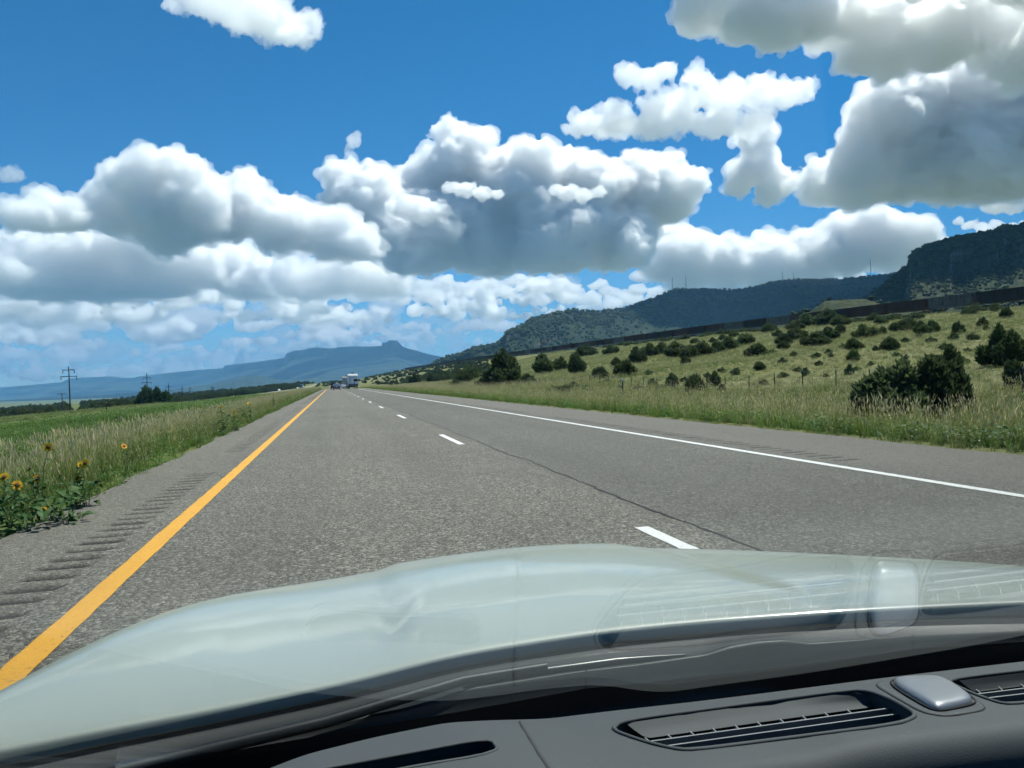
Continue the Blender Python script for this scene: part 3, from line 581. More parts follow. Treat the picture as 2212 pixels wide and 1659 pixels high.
# the bare dead tree among them
p = drop(1480, 772); kk = float(np.dot(p-EYEP, FW))/F; s = Soup(); r2 = np.random.RandomState(31)
def limb(p0, d, L, r, dep):
    pts = [p0]; q = p0
    for i in range(4):
        d = d+r2.normal(size=3)*.22; d = d/np.linalg.norm(d); q = q+d*L/4; pts.append(q)
    s.tube(pts, np.linspace(r, r*.55, 5), 0, 5)
    if dep:
        for j in range(3): limb(pts[r2.randint(2, 5)], d*.5+r2.normal(size=3)*.7+[0, 0, .15], L*.66, r*.5, dep-1)
for j in range(3): limb(np.array([r2.normal()*.1, r2.normal()*.1, -.1]), np.array([r2.normal()*.6, r2.normal()*.6, .9]), 38*kk*.55, .10, 3)
t = empty('dead_tree', p, label='bare bleached dead tree with tangled branches among the junipers', category='tree'); link('trunk', s.mesh('trunk', [M_DEAD]), None, t)
# broad-leaved trees by the second power pole
def leafy(name, seed):
    return juniper_crown(name, seed, 7, 1700, .085, [M_LEAF], .25)
M_LEAF = foliage('cottonwood_leaves', (.02, .045, .012), (.07, .12, .03), .2, .3)
LEAF = [leafy('crown', 300+i) for i in range(2)]
for i, (u, v, w, h, lb) in enumerate([(318, 868, 40, 40, 'round green broadleaf tree at the foot of the second power pole'), (340, 868, 22, 34, 'slim green tree in the middle of the group by the second pole'), (357, 866, 30, 26, 'low green tree at the road end of the group by the second pole'), (301, 868, 20, 18, 'small green bush at the field end of the tree group by the second pole')]):
    p = at_r(u, v, 400.); k = 400/F*.92; p[2] = float(terrain(p[0], p[1])); top = at_r(u, v-h, 400.)[2]; hh = max(top-p[2], 3)
    t = empty('broadleaf_tree', p, i*1.3, label=lb, category='tree', group='trees by the second power pole'); o = link('crown', LEAF[i % 2], None, t); o.scale = (w*k, w*k, hh*1.05); o = link('trunk', TRK[i % 3], None, t); o.scale = (w*k*.7, w*k*.7, hh)
# far wood beyond the fields, too far to tell the trees apart
rs = np.random.RandomState(61); n = 2600
az = np.radians(rs.uniform(-21.5, .6, n)); rr = 400+1100*rs.uniform(size=n)**1.25+np.clip(np.degrees(az)+14, 0, 14)*45
x = np.sin(az)*rr; y = np.cos(az)*rr; k = (np.abs(x-opp_x(y)) > 12) & (x < -14) & (x < opp_x(y)-10); k &= ~((np.abs(np.degrees(az)+16) < .35))
x, y = x[k], y[k]; z = terrain(x, y); hgt = rs.uniform(3.0, 6.4, len(x))
scatter('far_wood', JUN, np.stack([x, y, z-.3], 1), hgt*1.15, rs.randint(0, 7, len(x)), 7, 0.03, zs=rs.uniform(.7, 1.0, len(x)), label='dark belt of juniper woodland across the plain beyond the fields', category='wood')
n = 900; az = np.radians(rs.uniform(1.2, 11, n)); x = rs.uniform(30, 152, n); y = x/np.tan(az); k = (y > 260) & (y < 1900) & (x > 45-y*.01); x, y = x[k], y[k]
scatter('far_scrub', JUN[:3]+SAGE, np.stack([x, y, terrain(x, y)-.2], 1), rs.uniform(2.0, 5.0, len(x)), rs.randint(0, 6, len(x)), 8, .03, zs=rs.uniform(.5, .9, len(x)), label='scrub and junipers thinning out along the far end of the slope', category='scrub')
x = rs.uniform(-22, 30, 260); y = rs.uniform(900, 1750, 260); k = x > opp_x(y)+9; x, y = x[k], y[k]
scatter('crest_scrub', JUN, np.stack([x, y, terrain(x, y)-.2], 1), rs.uniform(1.2, 3.2, len(x)), rs.randint(0, 5, len(x)), 9, .03, label='dark scrub on the rise where the highway bends away', category='scrub')
# pinyon and juniper clothing the mesas
B0, BF = ico(1); BLOB = []
for i in range(3):
    s = Soup(); r2 = np.random.RandomState(i)
    for q in range(3):
        V = B0*(.42 if q == 0 else .3)*(1+.35*r2.normal(size=(len(B0), 1))*.5)+r2.normal(size=3)*[.22, .22, .12]*(q > 0)+[0, 0, .4]; s.add(V, BF, 0, .5)
    BLOB.append(s.mesh('pinyon', [M_JUN]))
for nm, V, ns, n, sz, lb, sd in (('mesa_woods', MIDV, MIDN, 16000, (5.5, 10), 'dark pinyon and juniper woods covering the long mesa ridge', 11), ('hillside_junipers', NEARV, NEARN, 9000, (2.6, 6.0), 'junipers dotted over the rocky mesa above the train', 12), ('knoll_junipers', KNOBV, KNOBN, 700, (2.0, 4.0), 'junipers covering the low knoll behind the train', 13)):
    rs = np.random.RandomState(sd); i = rs.randint(0, V.shape[0]-1, n); j = np.minimum((rs.uniform(size=n)**.8*(ns)).astype(int), ns-1); f = rs.uniform(size=(n, 1)); g = rs.uniform(size=(n, 1))
    P = (V[i, j]*(1-f)+V[i+1, j]*f)*(1-g)+(V[i, j+1]*(1-f)+V[i+1, j+1]*f)*g
    gx = fbm(P[:, 0]/60, P[:, 1]/60, P[:, 2]/60, 3); sl = (V[i, j+1, 2]-V[i, j, 2])/(np.linalg.norm((V[i, j+1]-V[i, j])[:, :2], axis=1)+.1)
    k = (sl < 1.3) & (rs.uniform(size=n) < .45+gx*1.2+(j > ns*.9)*.5); P = P[k]
    scatter(nm, BLOB, P-[0, 0, .3], rs.uniform(*sz, len(P)), rs.randint(0, 3, len(P)), sd, .1, zs=rs.uniform(.8, 1.25, len(P)), label=lb, category='wood')

# --- sunflowers in the left verge
M_PET = foliage('yellow_petals', (.75, .38, .012), (.85, .52, .02), .12, .35); M_DISC = plain('brown_flower_disc', (.055, .03, .012), .9); M_STEM = plain('green_stem', (.07, .12, .03), .7); M_SLEAF = foliage('sunflower_leaves', (.035, .085, .018), (.085, .15, .04), .2, .35)
def leaf_mesh():
    s = Soup(); t = np.array([0, .12, .35, .65, 1.0]); W = np.array([.03, .36, .4, .24, .01]); C = np.stack([0*t, t, .06*np.sin(t*3.1)-.12*t*t], 1)
    for sd in (1, -1):
        e = C+np.stack([sd*W, 0*t, .10*W/.4], 1)
        for i in range(4): s.poly([C[i], C[i+1], e[i+1], e[i]] if sd > 0 else [C[i], e[i], e[i+1], C[i+1]], 0, .3+.5*t[i])
    return s.mesh('leaf', [M_SLEAF])
def head_mesh(seed):
    s = Soup(); r2 = np.random.RandomState(seed)
    for ring, z in ((0, .0), (1, .012)):
        for i in range(14):
            a = (i+.5*ring)*2*math.pi/14+r2.normal()*.06; d = np.array([math.cos(a), math.sin(a), 0]); q = np.array([-d[1], d[0], 0]); L = r2.uniform(.85, 1.1); dz = r2.uniform(-.05, .22)
            s.strip([d*.35+[0, 0, z], d*.68*L+[0, 0, z+dz*.5], d*1.0*L+[0, 0, z+dz]], [.09, .13, .02], q, 0, .0, 1.0)
    return s.mesh('flower_head', [M_PET])
def disc_mesh():
    V, Fc = ico(2); V = V*[.4, .4, .15]+[0, 0, .03]; s = Soup(); s.add(V, Fc, 0); return s.mesh('disc', [M_DISC], True)
LEAFM = leaf_mesh(); HEADS = [head_mesh(i) for i in range(3)]; DISC = disc_mesh()
def orient(o, d, roll=0.0, axis='Z'):
    o.rotation_mode = 'QUATERNION'; o.rotation_quaternion = Vector(d).to_track_quat(axis, 'Y' if axis != 'Y' else 'Z')
def sunflower(base, flowers, label, seed, nleaf=16, size=.055, lsize=.13, buds=2):
    """flowers: world points of the blooms; the stem runs to each from one root"""
    r2 = np.random.RandomState(seed); base = np.array(base, float)
    t = empty('sunflower_plant', base, label=label, category='sunflower', group='wild sunflowers in the left verge')
    s = Soup(); tops = [np.array(f)-base for f in flowers]
    hb = max(p[2] for p in tops)
    for b in range(buds): tops.append(np.array([r2.normal()*.16, r2.normal()*.16, hb*r2.uniform(.5, .92)]))
    anchors = []
    for i, p in enumerate(tops):
        m1 = np.array([p[0]*.15, p[1]*.15, p[2]*.4])+r2.normal(size=3)*.02; C = [np.array([r2.normal()*.01, r2.normal()*.01, -.05]), m1, (m1+p)*.52+r2.normal(size=3)*.015, p-[0, 0, .02], p]
        C = np.array(C); s.tube(C, np.array([.008, .007, .0055, .004, .003])*(1.2 if i == 0 else .85), 0, 5)
        for q in np.linspace(.15, .92, max(3, nleaf//len(tops))): anchors.append(np.array([np.interp(q, np.linspace(0, 1, 5), C[:, c]) for c in range(3)]))
    link('stem', s.mesh('stem', [M_STEM]), None, t)
    for i, p in enumerate(anchors):
        a = r2.uniform(0, 6.283); L = lsize*r2.uniform(.55, 1.25)*(1.15-.5*max(0, p[2]/hb)); o = link('leaf', LEAFM, None, t); o.location = p; o.scale = (L*.9, L, L); o.rotation_euler = (r2.uniform(-.6, .35), r2.normal()*.2, a)
    for i, p in enumerate(tops):
        bud = i >= len(flowers); o = link('flower_bud' if bud else 'flower_head', DISC if bud else HEADS[i % 3], None, t)
        d = np.array([r2.normal()*.35+.15, -.75+r2.normal()*.3, .45]); orient(o, d); o.location = p; k = size*r2.uniform(.85, 1.15)*(.7 if bud else 1); o.scale = (k, k, k*(2.0 if bud else 1))
        if not bud: c = link('disc', DISC, None, o)
def flower_at(u, v, base): return at_y(u, v, base[1]) if base[1] else None
for (ub, vb, fl, lb, sd, nl, ls) in [
    (20, 1135, [(9, 1031), (37, 1048)], 'sunflower plant with two big blooms at the picture edge', 1, 34, .15),
    (85, 1125, [(80, 1034), (104, 966)], 'tall leafy sunflower with one high bloom and one low bloom', 2, 34, .14),
    (95, 1140, [(95, 1103)], 'short sunflower with one low bloom at the pavement edge', 3, 24, .12),
    (165, 1110, [(167, 1034), (184, 1001), (175, 1004)], 'bushy sunflower with three blooms close together', 4, 34, .13),
    (272, 1040, [(268, 964)], 'lone sunflower standing in pale grass past the bushy group', 5, 14, .10)]:
    b = drop(ub, vb); sunflower(b, [at_y(u, v, b[1]) for u, v in fl], lb, sd, nl, .046, ls*.8, 3)
for (ub, vb, fl, lb, sd) in [(482, 938, [(477, 880)], 'sunflower stalk with one bloom, first of a pair further along', 6), (508, 935, [(505, 891)], 'sunflower stalk with one bloom, second of a pair further along', 7), (541, 912, [(538, 872)], 'dark leafy sunflower gone to seed beyond the pair', 8), (592, 884, [(590, 852)], 'tall far sunflower clump where the verge narrows', 9)]:
    b = drop(ub, vb); sunflower(b, [at_y(u, v, b[1]) for u, v in fl], lb, sd, 30, .07, .17, 3)
for (u, v) in ((25, 1150), (60, 1160), (120, 1135), (140, 1145), (190, 1105), (10, 1100), (50, 1110)):      # leafy weeds at their feet
    b = drop(u, v); r2 = np.random.RandomState(int(u)); t = empty('weed_plant', b, label='leafy green weed without blooms at the feet of the sunflowers', category='weed', group='leafy weeds under the sunflowers')
    s = Soup()
    for q in range(5):
        a = r2.uniform(0, 6.28); s.tube([[0, 0, -.03], [math.cos(a)*.06, math.sin(a)*.06, .15], [math.cos(a)*.16, math.sin(a)*.16, r2.uniform(.25, .42)]], [.005, .004, .002], 0, 4)
    link('stem', s.mesh('stem', [M_STEM]), None, t)
    for q in range(34):
        a = r2.uniform(0, 6.28); rr = r2.uniform(.02, .2); o = link('leaf', LEAFM, None, t); L = r2.uniform(.06, .12); o.location = (math.cos(a)*rr, math.sin(a)*rr, r2.uniform(.04, .4)); o.scale = (L, L, L); o.rotation_euler = (r2.uniform(-.6, .5), r2.normal()*.3, a-1.57+r2.normal()*.6)
# ------------------------------------------------------------------ roadside furniture
def lathe(s, prof, k=12, mat=0, c=(0, 0, 0)):
    th = np.linspace(0, 2*math.pi, k, endpoint=False); V = np.concatenate([np.stack([r*np.cos(th), r*np.sin(th), 0*th+z], 1) for r, z in prof])+np.array(c); Fc = []
    for i in range(len(prof)-1):
        for j in range(k): Fc.append((i*k+j, i*k+(j+1) % k, (i+1)*k+(j+1) % k, (i+1)*k+j))
    s.add(V, Fc, mat); s.poly(V[-k:], mat); s.poly(V[:k][::-1], mat)
def one(name, build, mats, parent, sm=False, loc=None):
    s = Soup(); build(s); o = link(name, s.mesh(name, mats if isinstance(mats, list) else [mats], sm), None, parent)
    if loc is not None: o.location = loc
    return o
def wheel_prof(s, c, r, w, mat=0, k=14):        # tyre lying along x
    th = np.linspace(0, 2*math.pi, k, endpoint=False); P = [(r*.62, -w/2), (r*.92, -w/2), (r, -w*.3), (r, w*.3), (r*.92, w/2), (r*.62, w/2)]
    V = np.concatenate([np.stack([0*th+x, a*np.cos(th), a*np.sin(th)], 1) for a, x in P])+np.array(c); Fc = []
    for i in range(len(P)-1):
        for j in range(k): Fc.append((i*k+j, i*k+(j+1) % k, (i+1)*k+(j+1) % k, (i+1)*k+j))
    s.add(V, Fc, mat); s.poly(V[:k], mat); s.poly(V[-k:][::-1], mat)
M_POST = plain('brown_post_steel', (.055, .045, .035), .7, .3); M_WHITE = plain('white_reflector', (.8, .8, .78), .3); M_WIRE = plain('galvanised_wire', (.25, .25, .25), .5, .8)
b = drop(1346, 860); t = empty('reflector_post', b, label='dark roadside post with a round white reflector on top, before the fence', category='post')
hp = float(np.dot(b-EYEP, FW))/F*42
one('post', lambda s: s.box((0, 0, hp*.47), (.04, .025, hp*.5)), M_POST, t)
def refl(s):
    lathe(s, [(.02, -.012), (.085, -.012), (.085, .012), (.02, .012)], 16)
    s.V = [v@np.array([[1, 0, 0], [0, 0, 1], [0, 1, 0]]) for v in s.V]
one('reflector', refl, M_WHITE, t, loc=(0, -.03, hp*.95))
b = drop(873, 836); 
if b is not None:
    t = empty('reflector_post', b, label='small distant reflector post on the right verge near the trailers', category='post'); one('post', lambda s: s.box((0, 0, .5), (.05, .03, .52)), M_POST, t); one('reflector', refl, M_WHITE, t, loc=(0, -.04, 1.0))
b = at_r(230.6, 890, 104.); b[2] = float(terrain(b[0], b[1])); t = empty('delineator_post', b, label='thin dark post beside the pale oncoming carriageway', category='post')
one('post', lambda s: s.box((0, 0, .75), (.05, .03, .8)), M_POST, t); one('reflector', refl, plain('amber_reflector', (.6, .3, .03), .3), t, loc=(0, -.04, 1.45))
# wire fence along the foot of the slope
FX = 24.0; fence = empty('wire_fence', (FX, 20, float(terrain(FX, 20))), label='thin steel-post wire fence along the foot of the grassy slope', category='fence')
fy = np.arange(21.1, 175.0, 2.72); fo = np.array([FX, 20, float(terrain(FX, 20))])
r2 = np.random.RandomState(4)
s = Soup(); s.box((0, 0, .52), (.016, .016, .66)); s.box((.0, .016, .52), (.005, .016, .64)); s.box((0, 0, 1.15), (.018, .018, .04), 1); POSTM = s.mesh('post', [M_POST, plain('post_cap', (.35, .33, .3), .6)])
for y in fy:
    o = link('post', POSTM, None, fence); o.location = np.array([FX+r2.normal()*.05, y, float(terrain(FX, y))])-fo; o.rotation_euler = (r2.normal()*.03, r2.normal()*.03, r2.uniform(0, 1))
for hz_ in (.3, .55, .8, 1.05):
    s = Soup(); s.tube([np.array([FX, y, float(terrain(FX, y))+hz_])-fo for y in fy], .0035, 0, 3); link('wire', s.mesh('wire', [M_WIRE]), None, fence)

# power line across the fields
M_POLE = plain('dark_pole_timber', (.035, .032, .03), .85); M_INS = plain('insulator', (.10, .09, .08), .4)
def pole(u, vb, vt, r, arms, label, ins=True):
    p = at_r(u, vb, r); p[2] = float(terrain(p[0], p[1])); top = at_r(u, vt, r)[2]; H = top-p[2]; k = r/F
    t = empty('power_pole', p, math.radians(-12), label=label, category='power pole', group='power poles across the fields')
    one('pole', lambda s: s.tube([(0, 0, -.3), (0, 0, H*.5), (0, 0, H)], [k*.7+.09, k*.6+.08, k*.45+.06], 0, 8), M_POLE, t)
    for (f, w) in arms:
        one('crossarm', lambda s: s.box((0, -.15, H*f), (w/2, .07, .08+k*.15)), M_POLE, t)
        if ins:
            for x in (-w/2*.93, w/2*.93): one('insulator', lambda s: lathe(s, [(.05, -1.0), (.11, -.95), (.11, -.15), (.05, -.1)], 8, 0, (x, -.15, H*f)), M_INS, t)
pole(152, 887, 792, 250., [(.93, 3.3), (.79, 4.6)], 'tallest dark power pole with two crossarms, nearest in the line')
pole(319, 866, 806, 415., [(.87, 3.6), (.74, 4.8)], 'dark power pole with two crossarms rising from the green trees')
pole(365, 858, 828.5, 640., [(.85, 4.0), (.65, 5.5)], 'third power pole, above the wood just past the green trees')
pole(394, 856, 834, 800., [(.8, 4), (.62, 5.6)], 'fourth power pole of the line, above the dark wood'); pole(411, 855, 834.5, 930., [(.8, 4), (.6, 5.6)], 'fifth power pole of the line, close after the fourth')
pole(458, 852, 834, 1100., [(.8, 4.6)], 'sixth power pole, standing tight beside the last one'); pole(461, 852, 834.5, 1150., [(.8, 4.6)], 'last and farthest power pole of the line')
pole(135, 884, 849, 430., [(.96, 4.4)], 'short power pole with a single top crossarm beside the tallest one', False)
# radio masts on the ridge
M_MAST = plain('mast_steel', (.28, .28, .29), .5, .6)
def mast(u, vb, vt, r, label, w=2.2):
    p = at_r(u, vb, r); top = at_r(u, vt, r)[2]; p[2] -= 4; H = top-p[2]
    t = empty('radio_mast', p, label=label, category='mast', group='radio masts on the ridge')
    def legs(s):
        for a in range(3):
            c = np.array([math.cos(a*2.094), math.sin(a*2.094), 0]); s.tube([c*w, c*w*.45+[0, 0, H]], [.42, .3], 0, 5)
    def braces(s):
        n = 9
        for i in range(n):
            for a in range(3):
                c0 = np.array([math.cos(a*2.094), math.sin(a*2.094), 0]); c1 = np.array([math.cos((a+1)*2.094), math.sin((a+1)*2.094), 0]); f0 = i/n; f1 = (i+1)/n
                s.tube([c0*w*(1-.55*f0)+[0, 0, H*f0], c1*w*(1-.55*f1)+[0, 0, H*f1]], [.18, .18], 0, 3)
    one('leg', legs, M_MAST, t); one('brace', braces, M_MAST, t); one('antenna', lambda s: (s.tube([(0, 0, H), (0, 0, H*1.1)], [.35, .2], 0, 5), s.box((w*.5, 0, H*.93), (1.1, .4, 1.0)), s.box((-w*.5, 0, H*.8), (.7, .4, .8))), M_MAST, t)
mast(1453, 627, 599, 3180., 'taller radio mast with a dish on the peak of the wooded ridge'); mast(1482, 627, 597, 3230., 'slimmer radio mast just along the ridge from the peak')
mast(1691, 607.5, 588, 3500., 'short radio mast, first of the far pair on the ridge'); mast(1714.5, 606.5, 589, 3520., 'short thin radio mast, second of the far pair on the ridge', 1.6)
mast(1881, 598, 561, 3580., 'lone tall radio mast near the cliffed mesa')
p = at_r(1462, 624, 3170.); t = empty('equipment_hut', p-[0, 0, 3], label='small equipment hut on the peak between the masts', category='hut')
one('wall', lambda s: s.box((0, 0, 3.5), (6, 4, 3.5)), plain('hut_block', (.3, .29, .27), .8), t); one('roof', lambda s: s.box((0, 0, 7.3), (6.5, 4.5, .3)), M_MAST, t)

# ------------------------------------------------------------------ the freight train
def railcar_mat(name, col):
    m = NT(name); w = m.coord('Object'); n = m.noise(w, .9, 5, .7); n2 = m.noise(m.coord('Object', (1, 1, .15)), 2.5, 4)
    c = m.mix(m.ramp(n, [(.4, (0, 0, 0)), (.7, (.8, .8, .8))]), col, (.045, .028, .02)); c = m.mix(m.math('MULTIPLY', n2, .4), c, tuple(k*.5 for k in col)); m.P(Base_Color=c, Roughness=.75); return m.m
RC = [railcar_mat('rust_brown_railcar', (.10, .052, .034)), railcar_mat('dull_grey_railcar', (.17, .17, .16)), railcar_mat('dark_railcar', (.03, .026, .025))]
M_COAL = plain('coal', (.012, .012, .013), .7); M_TRUCK = plain('bogie_iron', (.022, .02, .018), .8, .2)
CL, CW, CH0, CH1 = 15.0, 1.55, 1.3, 4.2
def car_body(i):
    s = Soup(); P = [(-CL/2, CH1), (CL/2, CH1), (CL/2-.1, CH0+.6), (CL/2-1.6, CH0), (-CL/2+1.6, CH0), (-CL/2+.1, CH0+.6)]
    V = np.array([[x, y, z] for x in (-CW, CW) for y, z in P]); Fc = [(j, (j+1) % 6, 6+(j+1) % 6, 6+j) for j in range(1, 6)]
    s.add(V, Fc); s.poly(V[:6][::-1]); s.poly(V[6:])
    for x in (-CW, CW):
        for y in np.linspace(-CL/2+.25, CL/2-.25, 13): s.box((x+np.sign(x)*.06, y, (CH0+CH1)/2+.3), (.07, .07, (CH1-CH0)/2-.35))
        s.box((x, 0, CH1+.03), (.1, CL/2, .08)); s.box((x, 0, CH0+.75), (.09, CL/2-.1, .07))
    for y in (-CL/2, CL/2): s.box((0, y, CH1+.03), (CW-.1, .08, .08))
    return s.mesh('body', [RC[i]])
BODY = [car_body(i) for i in range(3)]
s = Soup(); V = np.array([[x, y, CH1-.12+.35*(1-(x/CW)**2)*(1-(2*y/CL)**4)+.05*math.sin(y*3+x)] for y in np.linspace(-CL/2+.1, CL/2-.1, 14) for x in np.linspace(-CW+.1, CW-.1, 5)]); s.add(V, grid_faces(5, 14)); COALM = s.mesh('coal_load', [M_COAL], True)
s = Soup()
for x in (-.82, .82): s.box((x, 0, .52), (.09, 1.2, .16)); s.box((x, 0, .62), (.12, .4, .26))
s.box((0, 0, .75), (.9, .25, .15)); TRUCKM = s.mesh('bogie', [M_TRUCK]); s = Soup(); wheel_prof(s, (-.75, 0, .46), .46, .14, 0, 12); wheel_prof(s, (.75, 0, .46), .46, .14, 0, 12); WSM = s.mesh('wheelset', [M_TRUCK])
ORD = 'first second third fourth fifth sixth seventh eighth ninth tenth eleventh twelfth thirteenth fourteenth fifteenth sixteenth seventeenth eighteenth nineteenth twentieth twenty-first twenty-second twenty-third twenty-fourth'.split()
NC = 100; y = 146.0; names = {0: 'rust-brown coal railcar cut by the picture edge, end of the train in view', 1: 'dark coal railcar second from the picture edge', 2: 'dull grey coal railcar standing out among the brown ones', 3: 'rust-brown coal railcar coupled right after the grey one', 4: 'brown coal railcar partly hidden by the tallest bushes below the line', 5: 'dark brown railcar just past the bushes below the line'}
for i in range(NC):
    z = float(rail_z(y))+.6; dz = float(rail_z(y+4)-rail_z(y-4))/8
    t = empty('coal_railcar', (RAIL_X, y, z), label=names.get(i, ('%s coal railcar, %s from the picture edge' % (('rust-brown', 'dull grey', 'dark')[1 if i in (7, 9, 17) else (2 if i in (8, 11, 13, 14, 19, 22) else 0)], ORD[i])) if i < 24 else 'coal railcar in the far dwindling part of the train'), category='railcar', group='railcars of the coal train'); t.rotation_euler = (math.atan(dz), 0, 0)
    k = 1 if i in (2, 7, 9, 17, 26, 30) else (2 if i in (0, 1, 5, 8, 11, 13, 14, 19, 22, 25, 28) else 0)
    link('body', BODY[k], None, t); link('coal_load', COALM, None, t)
    for yy in (-CL/2+1.9, CL/2-1.9):
        o = link('bogie', TRUCKM, None, t); o.location = (0, yy, 0)
        if i < 14:
            for q in (-.88, .88): c = link('wheelset', WSM, None, o); c.location = (0, q, 0)
    y += 16.5

# ------------------------------------------------------------------ traffic
def car_paint(name, col, metal=.3): return plain(name, col, .3, metal, Coat_Weight=.6, Coat_Roughness=.05)
M_GLASS = plain('dark_window_glass', (.012, .016, .018), .08); M_TYRE = plain('tyre_rubber', (.012, .012, .012), .85); M_RIM = plain('alloy_rim', (.35, .35, .36), .35, .9); M_RED = plain('red_lamp', (.35, .01, .01), .25); M_CHROME = plain('chrome', (.6, .6, .6), .2, 1.0); M_BLACK = plain('black_plastic', (.015, .015, .016), .6); M_PLATE = plain('number_plate', (.6, .58, .5), .5)
def loft(s, secs, mat=0, cap=True):              # secs: list of (k,3) rings
    k = len(secs[0]); V = np.concatenate(secs); Fc = [(i*k+j, i*k+(j+1) % k, (i+1)*k+(j+1) % k, (i+1)*k+j) for i in range(len(secs)-1) for j in range(k)]
    s.add(V, Fc, mat)
    if cap: s.poly(secs[0][::-1], mat); s.poly(secs[-1], mat)
def ring(y, w, z0, z1, top=.9, r=.12):           # body cross-section at y
    return np.array([(-w*.96, y, z0), (-w, y, z0+(z1-z0)*.35), (-w, y, z0+(z1-z0)*.6), (-w*top, y, z1-r*.3), (-w*top+r, y, z1), (w*top-r, y, z1), (w*top, y, z1-r*.3), (w, y, z0+(z1-z0)*.6), (w, y, z0+(z1-z0)*.35), (w*.96, y, z0)])
def saloon(loc, paint_mat, label, suv=False, rz=0.0, name='car', cat='car', group=None, rack=False):
    t = empty(name, loc, rz, label=label, category=cat)
    if group: t['group'] = group
    L = 2.35; h = 1.0 if not suv else 1.12; g = .30 if not suv else .38
    def body(s): loft(s, [ring(-L, .78, g+.15, h*.86), ring(-L+.12, .87, g, h*.94), ring(-L+.5, .9, g-.03, h), ring(-.9, .91, g-.05, h), ring(.9, .91, g-.05, h*.98), ring(L-.7, .9, g-.03, h*.9), ring(L-.15, .86, g, h*.78), ring(L, .75, g+.1, h*.65)])
    one('body', body, paint_mat, t, True)
    H = 1.46 if not suv else 1.82; bk = -1.75 if not suv else -2.2
    one('cabin', lambda s: loft(s, [ring(bk, .80, h-.05, h+.03, .93), ring(bk+(.75 if not suv else .3), .78, h-.05, H-.06, .82), ring(bk+1.2, .78, h-.05, H, .8), ring(.05, .78, h-.05, H, .8), ring(1.0, .80, h-.05, h+.03, .93)]), paint_mat, t, True)
    y0, y1 = (bk-.012, bk+.70) if not suv else (bk-.015, bk+.24)
    one('rear_window', lambda s: s.poly([(-.66, y0+.12, h+.1), (.66, y0+.12, h+.1), (.55, y1-.02, H-.13), (-.55, y1-.02, H-.13)]), M_GLASS, t)
    for x in (-1, 1):
        one('side_window', lambda s: s.poly([(x*.785, bk+.75, h+.04), (x*.785, .75, h+.04), (x*.655, .0, H-.12), (x*.655, bk+1.15, H-.12)]), M_GLASS, t)
        one('taillight', lambda s: s.box((x*.68, -L+.02, h*.8), (.15, .06, .09)), M_RED, t)
        for yy in (-1.42, 1.42):
            o = one('wheel', lambda s: wheel_prof(s, (0, 0, 0), .33 if not suv else .38, .23), M_TYRE, t, loc=(x*.77, yy, .33 if not suv else .38)); one('rim', lambda s: wheel_prof(s, (x*.02, 0, 0), .21, .24, 0, 10), M_RIM, o)
    one('bumper', lambda s: s.box((0, -L-.01, g+.17), (.80, .07, .13)), M_BLACK if suv else paint_mat, t); one('number_plate', lambda s: s.box((0, -L-.02, h*.68), (.16, .02, .08)), M_PLATE, t)
    if rack:
        for x in (-.5, .5): one('roof_rail', lambda s: s.tube([(x, -1.6, H+.04), (x, .1, H+.04)], [.025, .025], 0, 5), M_BLACK, t)
        one('roof_luggage', lambda s: (s.box((-.2, -.9, H+.2), (.3, .5, .17)), s.box((.35, -.8, H+.14), (.2, .4, .12))), plain('canvas_luggage', (.3, .29, .27), .9), t)
    return t
def on_road(u, y): return np.array([at_y(u, 842, y)[0], y, float(road_z(y))])
saloon(on_road(727.5, 188.), car_paint('grey_sedan_paint', (.10, .11, .12)), 'dark grey sedan driving ahead in our lane', name='sedan')
saloon(on_road(722.0, 214.), car_paint('black_suv_paint', (.02, .02, .022)), 'black sport utility vehicle with luggage on its roof ahead of the sedan', True, name='sport_utility_vehicle', rack=True)
